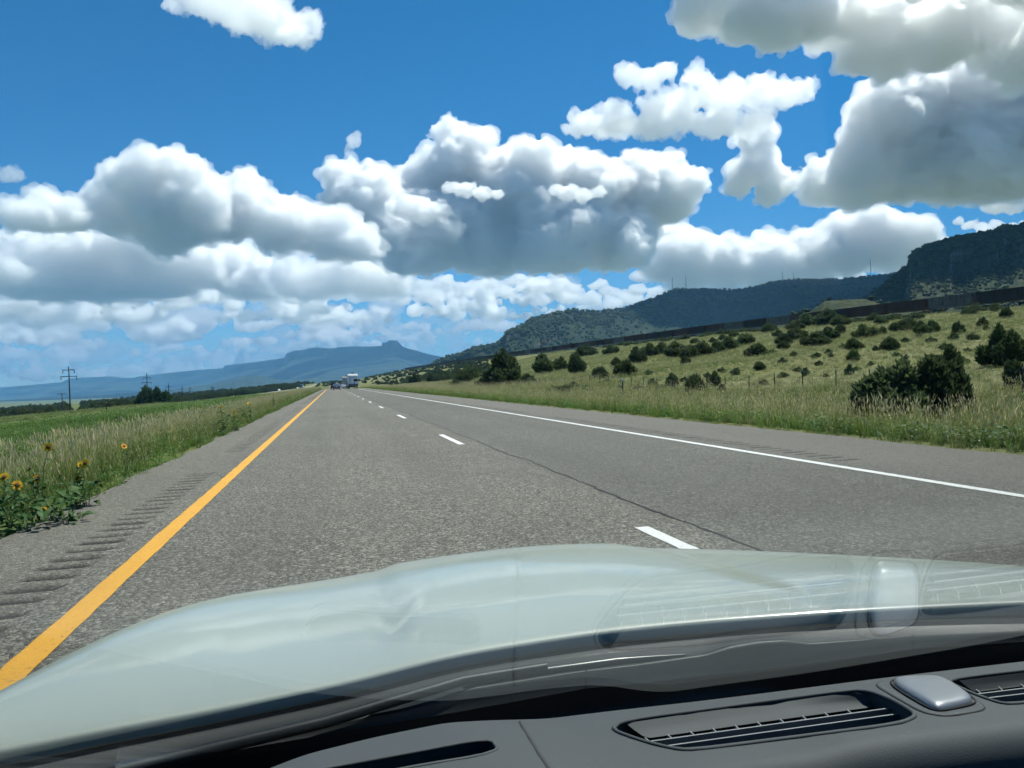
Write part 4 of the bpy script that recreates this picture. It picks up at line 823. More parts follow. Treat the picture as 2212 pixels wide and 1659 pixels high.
def camper(loc, col, label, H=3.85, Lc=9.5, mk=1.0, window=True):
    t = empty('camper_trailer', loc, label=label, category='trailer'); wt = plain(label.split()[0]+'_trailer_skin', col, .35, 0, Coat_Weight=.3); cap = plain(label.split()[0]+'_trailer_cap', tuple(min(.85, k*1.12) for k in col), .3)
    z0 = .78; w = 1.24; dk = plain('grey_trailer_skirt', (.12, .13, .14), .5)
    def body(s):
        K = [(-w, z0), (w, z0), (w, H-.55), (-w, H-.55)]; V = np.array([(x, yy, z) for yy in (0, Lc) for x, z in K]); s.add(V, [(0, 1, 5, 4), (1, 2, 6, 5), (2, 3, 7, 6), (3, 0, 4, 7), (3, 2, 1, 0), (4, 5, 6, 7)])
    one('body', body, wt, t)
    def roof(s):
        rings = [np.array([(-w-.03, yy+dy, H-.55), (-w-.03, yy+dy*.6, H-.3), (-w*.86, yy, H-.06), (w*.86, yy, H-.06), (w+.03, yy+dy*.6, H-.3), (w+.03, yy+dy, H-.55)]) for yy, dy in ((.28, -.36), (.7, -.5), (Lc, 0))]; loft(s, rings)
    one('roof_cap', roof, cap, t)
    one('air_conditioner', lambda s: loft(s, [np.array([(-a, yy, H-.06), (a, yy, H-.06), (a*.8, yy, H+.24), (-a*.8, yy, H+.24)]) for yy, a in ((2.2, .38), (2.5, .42), (3.2, .4))]), M_BLACK, t)
    if window: o = one('rear_window', lambda s: s.box((.62, -.02, 2.15), (.46, .03, .28)), M_GLASS, t); one('frame', lambda s: [s.box((.62, -.03, 2.15+d), (.5, .03, .025)) for d in (-.3, .3)]+[s.box((.62+d, -.03, 2.15), (.025, .03, .32)) for d in (-.48, .48)], M_BLACK, o)
    def ladder(s):
        for x in (-.86, -.55): s.tube([(x, -.1, 1.25), (x, -.1, H-.5)], [.022, .022], 0, 5)
        for z in np.linspace(1.35, H-.6, 7): s.tube([(-.86, -.1, z), (-.55, -.1, z)], [.018, .018], 0, 4)
    one('ladder', ladder, M_WIRE, t); one('lettering', lambda s: [s.box((-.12+i*.125, -.012, 2.88), (.05, .012, .05+.015*(i % 3))) for i in range(9)], plain('grey_lettering', (.25, .27, .3), .6), t)
    one('skirt', lambda s: s.box((0, -.03, 1.0), (w+.01, .05, .26)), dk, t); one('bumper', lambda s: s.box((0, -.1, .62), (w-.1, .08, .08)), M_BLACK, t); one('hatch', lambda s: s.box((.28, -.015, 1.5), (.12, .02, .16)), dk, t)
    for x in (-1, 1):
        one('taillight', lambda s: s.box((x*1.0, -.1, 1.0), (.09, .03, .15)), M_RED, t)
        for yy in (2.6, 3.6): o = one('wheel', lambda s: wheel_prof(s, (0, 0, 0), .38, .28), M_TYRE, t, loc=(x*1.02, yy, .38)); one('rim', lambda s: wheel_prof(s, (x*.01, 0, 0), .22, .3, 0, 10), M_RIM, o)
    for x in (-.5, 0, .5): one('marker_light', lambda s: s.box((x, -.16, H-.36), (.06, .03, .03)), plain('amber_lamp', (.5, .2, .02), .3), t)
    return t
def pickup(loc, col, label):
    t = saloon(loc, car_paint(label.split()[0]+'_pickup_paint', col), label, True, name='pickup_truck', cat='pickup'); return t
p = on_road(763.5, 205.); camper(p, (.84, .84, .83), 'white fifth-wheel camper trailer with rear ladder and window, in the next lane')
pickup(p+[0, 14.0, 0], (.10, .02, .02), 'dark red pickup pulling the white camper trailer')
p2 = np.array([5.0, 292., float(road_z(292.))]); p2[0] = at_y(748.5, 842, 292.)[0]; camper(p2, (.42, .40, .35), 'beige camper trailer farther on, half hidden behind the white one', 4.6, 9.0)
pickup(p2+[0, 13.0, 0], (.25, .25, .26), 'grey pickup pulling the beige camper trailer')
saloon(np.array([at_y(741.5, 842, 262.)[0], 262., float(road_z(262.))]), car_paint('silver_car_paint', (.45, .46, .47), .6), 'silver car just left of the beige camper trailer', name='hatchback')
saloon(np.array([at_y(737.5, 842, 305.)[0], 305., float(road_z(305.))]), car_paint('black_van_paint', (.02, .02, .025)), 'black van in our lane beyond the silver car', True, name='van', cat='van')
# oncoming
def opp_at(y, lane): return (float(opp_x(y))+lane, y, float(opp_z(y))+.02)
saloon(opp_at(640., -2.5), car_paint('white_car_paint', (.75, .75, .74), 0), 'white oncoming car ahead of the wood across the median', rz=math.pi, name='oncoming_car', group='oncoming traffic')
saloon(opp_at(840., -2.5), car_paint('cream_car_paint', (.7, .7, .68), 0), 'white oncoming car just before the truck', rz=math.pi, name='oncoming_car', group='oncoming traffic')
t = empty('semi_truck', opp_at(905., -2.5), math.pi, label='white oncoming semi truck on the far bend', category='truck', group='oncoming traffic')
tw = plain('white_truck_paint', (.78, .79, .8), .35)
one('trailer', lambda s: s.box((0, -7.4, 2.6), (1.28, 6.8, 1.45)), tw, t)
one('cab', lambda s: loft(s, [np.array([(-1.22, y_, .7), (1.22, y_, .7), (1.22, y_, z_), (-1.22, y_, z_)]) for y_, z_ in ((.2, 3.9), (1.6, 3.7), (2.1, 2.2), (3.4, 2.0), (3.5, 1.2))]), car_paint('blue_truck_paint', (.08, .2, .4)), t)
one('windscreen', lambda s: s.poly([(-1.05, 2.17, 2.25), (1.05, 2.17, 2.25), (.95, 1.78, 3.3), (-.95, 1.78, 3.3)]), M_GLASS, t)
for yy in (-13, -11.6, -.6, .6, 2.9):
    for x in (-1.0, 1.0): one('wheel', lambda s: wheel_prof(s, (x, yy, .5), .5, .4), M_TYRE, t)
# ------------------------------------------------------------------ the car we sit in
def crs(pts, u): P = np.array(pts, float); return np.interp(u, P[:, 0], P[:, 1])
CAR_X = .42
car = empty('car', (CAR_X, .3, 0), label='white car we ride in, its hood and dashboard filling the foreground', category='car'); CO = np.array([CAR_X, .3, 0])
def cpart(name, V, Fc, mat, parent=None, sm=True, **kw):
    me = mesh_np(name, np.asarray(V)-CO, Fc)
    if sm: smooth(me)
    return link(name, me, mat, parent or car, **kw)
# windscreen plane: through the point halfway between the sensor pad and its mirror image
WP0 = np.array([CAR_X, .904, .874]); WN = np.array([0, math.sin(.5757), math.cos(.5757)]); WN /= np.linalg.norm(WN)      # outward normal
def on_glass(u, v, off=0.0):
    d = ray(u, v); t = np.dot(WP0+WN*off-EYEP, WN)/np.dot(d, WN); return EYEP+d*t
def glass_z(y, x=CAR_X): return WP0[2]-((y-WP0[1])*WN[1]+(x-WP0[0])*WN[0])/WN[2]
m = NT('white_car_paint'); n = m.noise(m.coord('Object'), 900.0, 2); m.P(Base_Color=(.42, .475, .42), Metallic=.0, Roughness=.45, Coat_Weight=.75, Coat_Roughness=.06, Coat_IOR=1.5); M_HOOD = m.m
m = NT('black_cowl_plastic'); nn = m.noise(m.coord('Object'), 260.0, 3); m.P(Base_Color=(.018, .023, .026), Roughness=.5); m.bump(nn, .12, .001); M_COWL = m.m
m = NT('grey_dash_plastic'); w = m.coord('Object'); nn = m.voro(w, 620.0); n2 = m.noise(w, 14.0, 4); m.P(Base_Color=m.mix(m.math('MULTIPLY', n2, .5), (.042, .047, .049), (.06, .066, .068)), Roughness=m.math('ADD', .66, m.math('MULTIPLY', n2, .12)), Specular_IOR_Level=.3); m.bump(nn, .22, .0006); M_DASH = m.m
m = NT('silver_sensor_plastic'); w = m.coord('Object'); m.P(Base_Color=(.20, .21, .225), Metallic=.5, Roughness=.42); m.bump(m.noise(w, 420.0, 3), .3, .0006); M_PAD = m.m
M_VOID = plain('black_void', (.004, .004, .004), .9); M_SLAT = plain('grey_slat_plastic', (.16, .165, .165), .45)
# hood
front = [(-160,1580),(0,1494),(79,1446),(159,1404.7),(238,1367),(317,1333),(397,1303.5),(476,1285.7),(595,1268),(714,1254),(774,1242),(825,1228),(878,1221),(1000,1204),(1100,1190),(1190,1182),(1300,1181),(1500,1185),(1700,1192),(1850,1200),(2000,1207),(2212,1222),(2500,1255)]
rear = [(-200,1650),(0,1617),(238,1569),(456,1529.7),(640,1492),(805,1458),(878,1434.5),(993,1406.8),(1198,1377),(1262,1364.6),(1520,1339),(1691,1328),(1833,1317),(2212,1300),(2600,1292)]
def y_front(x): q = np.clip(np.abs((x-CAR_X)/.96), 0, .9999); return .35+1.87*(1-q**3.4)**(1/3.4)
def y_rear(x): return 1.27-.20*np.abs((x-CAR_X)/.9)**2.0
def curve3(pts, yf, us):                     # picture curve laid on a plan curve
    v = crs(pts, us); out = []
    for a, b in zip(us, v):
        d = ray(a, b); lo, hi = .2, 4.0
        for _ in range(40):
            y = (lo+hi)/2; x = d[0]/d[1]*y
            if y < yf(np.array(x)): lo = y
            else: hi = y
        out.append(EYEP+d*(lo/d[1]))
    return np.array(out)
def resample(C, x):
    k = np.argsort(C[:, 0]); return np.stack([x, np.interp(x, C[k, 0], C[k, 1]), np.interp(x, C[k, 0], C[k, 2])], 1)
def soft(a, n=2):
    for _ in range(n): a = np.concatenate([a[:1], (a[:-2]+2*a[1:-1]+a[2:])/4, a[-1:]])
    return a
us = np.linspace(-160, 2500, 260)
CFr = curve3(front, y_front, us); CRr = curve3(rear, y_rear, us)
CFr = np.stack([soft(CFr[:, i], 160) for i in range(3)], 1); CRr = np.stack([soft(CRr[:, i], 120) for i in range(3)], 1)
tt = np.linspace(0, 1, 40); rows = []
for t in tt:
    P = CRr*(1-t)+CFr*t
    bul = sstep(.055, .14, P[:, 0]-.03*t)*sstep(.88, .76, P[:, 0])
    P[:, 2] += .030*4*t*(1-t)*.5*(1+.3*t) + .015*bul*sstep(0, .25, np.array(t))*(1-.25*t)
    rows.append(P)
last = rows[-1]; dirn = (CFr-CRr)*[1, 1, 0]; dirn /= np.linalg.norm(dirn, axis=1)[:, None]
for dy, dz in ((.03, -.012), (.06, -.028), (.10, -.055), (.13, -.09), (.15, -.15), (.16, -.30), (.165, -.5)): rows.append(last+dirn*dy+[0, 0, dz])
first = rows[0]; rows = [first+[0, -.004, -.02], first+[0, -.004, -.006]]+rows
V = np.stack(rows, 0); nr, nc = V.shape[:2]
cpart('hood', V.reshape(-1, 3), grid_faces(nc, nr), M_HOOD)
# cowl, lip shaped after the dash edge's reflection, black sheet for the dark gap
lip_top = [(-200,1760),(0,1725),(317,1655),(555,1608),(700,1580),(867,1546),(1015,1494),(1231,1461),(1371,1443.7),(1523,1421),(1580,1402),(1640,1392),(1695,1388.6),(1752,1396),(1976,1383),(2212,1375),(2600,1368)]
gap_top = [(-200,1790),(0,1750),(317,1668),(555,1622),(878,1566),(1000,1545),(1268,1495),(1371,1486),(1505,1470),(1751,1441.5),(1980,1409),(2212,1394),(2600,1385)]
def y_lip(x): return 1.105-.11*np.abs((x-CAR_X)/.9)**2.0
ft = curve3(gap_top, lambda x: y_lip(x)-.016, us); lt = curve3(lip_top, y_lip, us)
lr = []
for q, (cyy, czz) in zip((0, .25, .55, .8, 1.0), ((.004, 0), (-.004, .006), (.004, .010), (.006, .006), (0, 0))): lr.append(ft*(1-q)+lt*q+WN*.006+np.array([0, -cyy*.5, czz]))
lr.append(lt+[0, .012, -.004]); lr.append(lt+[0, .02, -.03]); W = np.stack(lr, 0)
lip = cpart('reflection_lip', W.reshape(-1, 3), grid_faces(len(us), len(lr)), M_COWL)  # solid strip shaped after the dash edge's mirror image in the glass
for uj in (1268, 1976):                      # joints in the lip
    k = int(np.argmin(abs(us-uj))); P = W[:, k]; V2 = np.stack([P+[-.0015, 0, .0012]+WN*.0005, P+[.0015, 0, .0012]+WN*.0005], 1)[:6]; cpart('joint', V2.reshape(-1, 3), grid_faces(2, 6), M_VOID, lip)
hr = CRr-[0, 0, .012]
cw = []
for q, dz in ((0, 0), (.15, -.022), (.4, -.03), (.7, -.026), (.9, -.018), (1.0, -.012)): cw.append(lt*(1-q)+hr*q+[0, .015*(1-q), dz])
cw.append(hr+[0, .05, -.03]); W = np.stack(cw, 0); cpart('cowl_panel', W.reshape(-1, 3), grid_faces(len(us), len(cw)), M_COWL)
# wiper lying along the cowl
wp = [at_y(a, b, y) for a, b, y in ((250, 1668, 1.0), (700, 1560, 1.06), (1000, 1470, 1.10), (1180, 1440, 1.12), (1330, 1420, 1.12), (1480, 1408, 1.13))]
wa = empty('wiper', (0, 0, 0)); wa.parent = car
s = Soup(); s.tube([p-CO for p in wp[:4]], [.009, .008, .007, .006], 0, 6); o = link('arm', s.mesh('arm', [M_COWL], True), None, wa)
s = Soup(); s.tube([p-CO+[0, 0, -.006] for p in wp[2:]], [.006, .006, .006, .004], 0, 6); link('blade', s.mesh('blade', [plain('wiper_rubber', (.03, .03, .03), .3)], True), None, wa)
# windscreen: two faces 5 mm apart, tinted, mirror-like at a slant
m = NT('windscreen_glass'); nt = m.t; g = m.node('ShaderNodeNewGeometry'); dt = m.node('ShaderNodeVectorMath', operation='DOT_PRODUCT'); nt.links.new(g.outputs['Incoming'], dt.inputs[0]); nt.links.new(g.outputs['Normal'], dt.inputs[1])
c1 = m.math('ABSOLUTE', dt.outputs['Value']); fz = m.math('POWER', m.math('SUBTRACT', 1.0, c1), 5.0); fz = m.math('MULTIPLY_ADD', fz, .96); fz.node.inputs[2].default_value = .057
tr = m.node('ShaderNodeBsdfTransparent', in_Color=(.955, .985, .975)); gl = m.node('ShaderNodeBsdfGlossy', in_Roughness=0.0); mx = m.node('ShaderNodeMixShader', i0=fz); nt.links.new(tr.outputs[0], mx.inputs[1]); nt.links.new(gl.outputs[0], mx.inputs[2]); nt.links.new(mx.outputs[0], m.out.inputs[0]); m.n.remove(m.b); M_WIND = m.m
gy0, gy1 = -.10, 1.085
def gp(x, y, off): return np.array([x, y, glass_z(y, x)])+WN*off
V = [gp(x, y, o) for o in (0, .005) for x, y in ((-.36, gy0), (1.20, gy0), (1.30, gy1), (-.46, gy1))]
glass = cpart('windscreen', V, np.array([(0, 1, 2, 3), (7, 6, 5, 4), (0, 4, 5, 1), (1, 5, 6, 2), (2, 6, 7, 3), (3, 7, 4, 0)]), M_WIND, sm=False)
W = np.stack([ft+[0, .004, .004], ft+[0, .001, -.006], ft+[0, .003, -.03], ft+[0, .006, -.25]], 0); cpart('gap_sheet', W.reshape(-1, 3), grid_faces(len(us), 4), M_VOID)  # black sheet added where only a dark gap lies past the dash
# dashboard
dfar = [(300,1760),(480,1700),(658,1630),(811,1592),(964,1561),(1056,1556),(1179,1553),(1328,1535),(1481,1518),(1637,1499),(1903,1465),(2212,1428.5),(2500,1400)]
dnear = [(300,2100),(800,1900),(1100,1760),(1300,1700),(1516,1652.7),(1713,1618.5),(1941,1586),(2212,1557.7),(2500,1535)]
def far_y(x): return .985-.36*np.clip(.42-x, 0, .8)**2
def near_y(x): return .75+0*x
F3 = curve3(dfar, far_y, np.linspace(300, 2500, 200)); N3 = curve3(dnear, near_y, np.linspace(300, 2500, 200))
DX = np.linspace(-.52, 1.40, 180)
def ext(C):
    o = resample(C, DX); return o
Ff = ext(F3); Nn = ext(N3)
fz_flat = np.interp(1637, [0, 1], [0, 0])+np.median(Ff[(DX > .5) & (DX < .9), 2]); nz_flat = np.median(Nn[(DX > .5) & (DX < .9), 2])
Ff[:, 2] = np.where(DX < .30, Ff[:, 2], soft(Ff[:, 2], 4)); Nn[:, 2] = np.where(DX < .5, nz_flat+(Ff[:, 2]-Ff[(np.abs(DX-.5)).argmin(), 2])*.9, soft(Nn[:, 2], 4))
Ff[:, 2] = soft(Ff[:, 2], 2); Nn[:, 2] = soft(Nn[:, 2], 6)
def dash_z(x, y):
    f = np.interp(x, DX, Ff[:, 2]); n = np.interp(x, DX, Nn[:, 2]); t = (y-.75)/(far_y(x)-.75); return n*(1-t)+f*t+.006*np.sin(np.pi*np.clip(t, 0, 1))
def on_dash(u, v, dz=0.0):
    d = ray(u, v); t = np.linspace(.5, 2.2, 1500); P = EYEP+d*t[:, None]; g = P[:, 2]-dash_z(P[:, 0], P[:, 1])-dz; i = np.argmax(g < 0); return P[max(i, 1)]
top = [np.stack([DX, q, dash_z(DX, q)], 1) for q in [.75+(far_y(DX)-.75)*t for t in np.linspace(1, 0, 24)]]; kx = sstep(.30, .48, DX)[:, None]
roll_ = [top[-1]+[0, -dy, dz] for dy, dz in ((.006, -.001), (.014, -.005), (.022, -.013), (.027, -.025), (.031, -.045), (.04, -.09), (.055, -.2), (.08, -.36))]
back = [top[0]+np.array([0, a, b])*(kx if c else 1)+np.array([0, .002*c, -.002*c])*(1-kx) for a, b, c in ((.03, -.0165, 1), (.06, -.033, 2), (.085, -.049, 3))]; back += [back[-1]+[0, .005, -.012], back[-1]+[0, .008, -.3]]
rows = back[::-1]+top+roll_; W = np.stack(rows, 0); nr, nc = W.shape[:2]
V = W.reshape(-1, 3); Fd = grid_faces(nc, nr)[:, ::-1]
# close it so the openings can be cut through it
caps = [np.array([[j*nc for j in range(nr)][::-1]]), np.array([[j*nc+nc-1 for j in range(nr)]]), np.array([list(range(nc))]), np.array([list(range((nr-1)*nc, nr*nc))[::-1]])]
bm = bmesh.new(); bv = [bm.verts.new(v-CO) for v in V]
for f in Fd: bm.faces.new([bv[i] for i in f])
bot = [list(range(nc))+[], list(range((nr-1)*nc, nr*nc))]
bm.faces.new([bv[i] for i in range(nc)]+[bv[i] for i in range((nr-1)*nc, nr*nc)][::-1])
bm.faces.new([bv[j*nc] for j in range(nr)]); bm.faces.new([bv[j*nc+nc-1] for j in range(nr)][::-1])
bmesh.ops.recalc_face_normals(bm, faces=bm.faces); dme = bpy.data.meshes.new('dashboard'); bm.to_mesh(dme); bm.free()
def roundpoly(pts, n=3, it=2):
    P = np.array(pts, float)
    for _ in range(it):
        Q = np.roll(P, -1, 0); P = np.stack([P*.8+Q*.2, P*.2+Q*.8], 1).reshape(-1, P.shape[1])
    return P
VENT1 = [(1320,1578),(1342,1558),(1588,1525.6),(1838,1491),(1885,1496),(1932,1515),(1984,1546),(1945,1565),(1734,1592),(1490,1623),(1445,1617),(1390,1603)]
VENT2 = [(2046,1474),(2069,1466),(2212,1449),(2520,1418),(2560,1440),(2560,1480),(2212,1520),(2168,1522),(2138,1513),(2095,1497)]
SLOT = [(640,1672),(860,1632),(1058,1594),(1081,1626),(860,1662),(700,1700)]
def outline(pp): P = roundpoly(pp); return np.array([on_dash(u, v) for u, v in P])
def cutter(R, depth):
    k = len(R); bm = bmesh.new(); a = [bm.verts.new(p-CO+[0, 0, .06]) for p in R]; b = [bm.verts.new(p-CO+[0, 0, -depth]) for p in R]
    bm.faces.new(a); bm.faces.new(b[::-1])
    for i in range(k): bm.faces.new((a[i], b[i], b[(i+1) % k], a[(i+1) % k]))
    bmesh.ops.recalc_face_normals(bm, faces=bm.faces); me = bpy.data.meshes.new('cut'); bm.to_mesh(me); bm.free(); return me
O1, O2, O3 = outline(VENT1), outline(VENT2), outline(SLOT)
dt_ = bpy.data.objects.new('tmp', dme); COL.objects.link(dt_); cuts = []
for R, dp in ((O1, .045), (O2, .045), (O3, .05)):
    c = bpy.data.objects.new('cut', cutter(R, dp)); COL.objects.link(c); cuts.append(c); md = dt_.modifiers.new('b', 'BOOLEAN'); md.object = c; md.operation = 'DIFFERENCE'; md.solver = 'EXACT'
dg = bpy.context.evaluated_depsgraph_get(); me = bpy.data.meshes.new_from_object(dt_.evaluated_get(dg)); me.name = 'dashboard'
for c in cuts+[dt_]: bpy.data.objects.remove(c)
me.materials.clear(); smooth(me); me.set_sharp_from_angle(angle=math.radians(38))
dash = link('dashboard', me, M_DASH, car)
def trim(name, R, r, mat, dz=0.0):
    s = Soup(); P = np.concatenate([R, R[:2]])-CO+[0, 0, dz]; s.tube(P, r, 0, 6); return link(name, s.mesh(name, [mat], True), None, dash)
trim('vent_rim', O1, .0028, M_DASH, .0004); trim('vent_rim', O2, .0028, M_DASH, .0004); trim('slot_rim', O3, .002, M_DASH)
for R in (O1, O2, O3):                       # dark bottom of each duct
    C = R.mean(0); P = (R-C)*.985+C-[0, 0, .040]; s = Soup(); s.poly(P-CO); link('duct', s.mesh('duct', [M_VOID]), None, dash)
for far, near in ((((1352, 1560), (1480, 1541), (1588, 1526.5), (1700, 1511), (1838, 1492.5), (1880, 1497)), ((1404, 1594), (1520, 1578), (1630, 1562), (1740, 1547), (1880, 1528), (1925, 1522))), (((2072, 1468), (2212, 1450.5), (2350, 1437), (2515, 1420)), ((2112, 1494), (2250, 1477), (2390, 1461), (2540, 1443)))):
    A_ = np.array([on_dash(u, v)+[0, 0, -.0012] for u, v in far]); B_ = np.array([on_dash(u, v, -.017) for u, v in near]); W = np.stack([A_, A_*.7+B_*.3+[0, 0, -.002], A_*.3+B_*.7+[0, 0, -.003], B_], 0); cpart('vent_back', W.reshape(-1, 3), grid_faces(len(far), 4), M_DASH, dash)
def slat(a, b, dz, r=.0022):
    s = Soup(); p, q = on_dash(*a)+[0, 0, dz], on_dash(*b)+[0, 0, dz]; s.tube([p-CO, p*.5+q*.5-CO, q-CO], [r, r, r], 0, 6); s2 = [x for x in s.V]; 
    return link('vent_slat', s.mesh('vent_slat', [M_SLAT], True), None, dash)
def down(u, v, dz):                           # point on the sight line dz below the dash top
    return on_dash(u, v, dz)
def slat2(a, b, dz, h=.010):
    p, q = down(*a, dz), down(*b, dz); s = Soup(); n = 8
    C = [p*(1-t)+q*t-CO for t in np.linspace(0, 1, n)]; V = []
    for c in C: V += [c+[0, -.0012, 0], c+[0, .0012, 0], c+[0, .0016, -h], c+[0, -.0010, -h]]
    Fc = [(i*4+j, i*4+(j+1) % 4, (i+1)*4+(j+1) % 4, (i+1)*4+j) for i in range(n-1) for j in range(4)]; s.add(V, Fc); s.poly(V[:4]); s.poly(V[-4:][::-1])
    return link('vent_slat', s.mesh('vent_slat', [M_SLAT]), None, dash)
slat2((1390, 1603), (1923, 1529), -.010); slat2((1420, 1613.5), (1947, 1540.5), -.012)
slat2((2100, 1500), (2520, 1449), -.010); slat2((2128, 1508), (2540, 1459), -.012)
def fin(u, v, du=-9, dv=-8):
    p, q = down(u, v, -.013), down(u+du, v+dv, -.013); s = Soup(); V = []
    for c in (p, q): V += [c-CO+[-.0008, 0, 0], c-CO+[.0008, 0, 0], c-CO+[.0008, 0, -.012], c-CO+[-.0008, 0, -.012]]
    s.add(V, [(0, 1, 5, 4), (1, 2, 6, 5), (2, 3, 7, 6), (3, 0, 4, 7), (3, 2, 1, 0), (4, 5, 6, 7)]); link('vent_fin', s.mesh('vent_fin', [M_SLAT]), None, dash)
for k in range(10): u = 1402+k*48.5; fin(u, crs([(1390, 1603), (1923, 1529)], u)-1)
for k in range(6): u = 2118+k*48; fin(u, crs([(2100, 1500), (2520, 1449)], u)-1)
# sensor pad in its moulded ring
PAD = [(1930,1477),(1950,1471.5),(2018,1469.5),(2044,1476),(2098,1512.5),(2093,1521),(2030,1534.5),(2009,1530),(1948,1494)]
RING = [(1889,1481),(1906,1472),(1990,1463),(2048,1471.5),(2130,1528),(2121,1537),(2044,1549.5),(1992,1541),(1932,1507)]
Pp = np.array([on_dash(u, v) for u, v in roundpoly(PAD)]); Rp = np.array([on_dash(u, v) for u, v in roundpoly(RING)])
def stack(R, lv, name, mat, parent):
    C = R.mean(0); k = len(R); s = Soup(); secs = [(R-C)*f+C+[0, 0, z]-CO for f, z in lv]; loft(s, secs, 0, True); return link(name, s.mesh(name, [mat], True), None, parent)
stack(Rp, [(1.0, -.002), (1.0, .0006), (.985, .0018), (.95, .002), (.80, .0015)], 'sensor_ring', M_DASH, dash)
trim('ring_groove', Rp, .0012, M_VOID, .0002)
stack(Pp, [(1.06, -.002), (1.05, .002), (1.02, .005), (.97, .0075), (.88, .0092), (.6, .0102), (.3, .0105)], 'sensor_pad', M_PAD, dash)
trim('pad_groove', (Pp-Pp.mean(0))*1.12+Pp.mean(0), .0014, M_VOID, .0016)
# groove where the instrument hood meets the dash
gr = np.array([on_dash(u, v) for u, v in ((1124, 1560), (1130, 1572), (1146, 1598), (1165, 1630), (1187, 1662), (1200, 1690))]); s = Soup(); s.tube(gr-CO-[0, 0, .001], .0032, 0, 6); link('seam', s.mesh('seam', [plain('seam_shade', (.025, .027, .028), .8)], True), None, dash)
# speaker mesh at the lower corner
# cabin shell around us
M_TRIM = plain('dark_cabin_trim', (.03, .03, .032), .8); M_LINER = plain('grey_headliner', (.16, .16, .155), .95)
def shell(name, c, h, mat): s = Soup(); s.box(np.array(c)-CO, h); return link(name, s.mesh(name, [mat]), None, car)
gt = glass_z(-.10)
shell('roof', (CAR_X, -1.15, gt+.035), (.74, 1.05, .03), M_LINER); shell('cabin_floor', (CAR_X, -.5, .28), (.88, 1.65, .02), M_TRIM); shell('rear_panel', (CAR_X, -2.15, .9), (.74, .03, .6), M_TRIM)
for sx in (-1, 1): shell('door_panel', (CAR_X+sx*.88, -.52, .60), (.03, 1.6, .34), M_TRIM)
shell('bulkhead', (CAR_X, 1.11, .52), (.84, .012, .20), M_VOID); shell('cowl_tray', (CAR_X, 1.20, .64), (.95, .14, .015), M_VOID)
for sx in (-1, 1):
    s = Soup(); s.tube([np.array(p)-CO for p in ((CAR_X+sx*.86, 1.1, glass_z(1.1)-.03), (CAR_X+sx*.80, .5, glass_z(.5)+.0), (CAR_X+sx*.78, -.1, gt+.02))], .035, 0, 8); link('windscreen_pillar', s.mesh('windscreen_pillar', [M_TRIM], True), None, car)
for sx in (-1, 1):
    for yy in (-1.6, 1.25): o = one('wheel', lambda s: wheel_prof(s, (0, 0, 0), .34, .23), M_TYRE, car, loc=(sx*.78, yy-.3, .34))
# ------------------------------------------------------------------ the air
hz = bpy.data.materials.new('pale_air'); hz.use_nodes = True; hn = hz.node_tree.nodes; hn.remove(hn['Principled BSDF'])
pv = hn.new('ShaderNodeVolumePrincipled'); pv.inputs['Color'].default_value = (.24, .56, .96, 1); pv.inputs['Density'].default_value = 5.2e-5; pv.inputs['Anisotropy'].default_value = 0.0
hz.node_tree.links.new(pv.outputs[0], hn['Material Output'].inputs['Volume']); hz.cycles.homogeneous_volume = True
bm = bmesh.new(); bmesh.ops.create_cube(bm, size=1.0)
for v in bm.verts: v.co = (v.co.x*54000, v.co.y*54000, v.co.z*1160+510)
me = bpy.data.meshes.new('haze'); bm.to_mesh(me); bm.free()
link('haze', me, hz, kind='stuff')
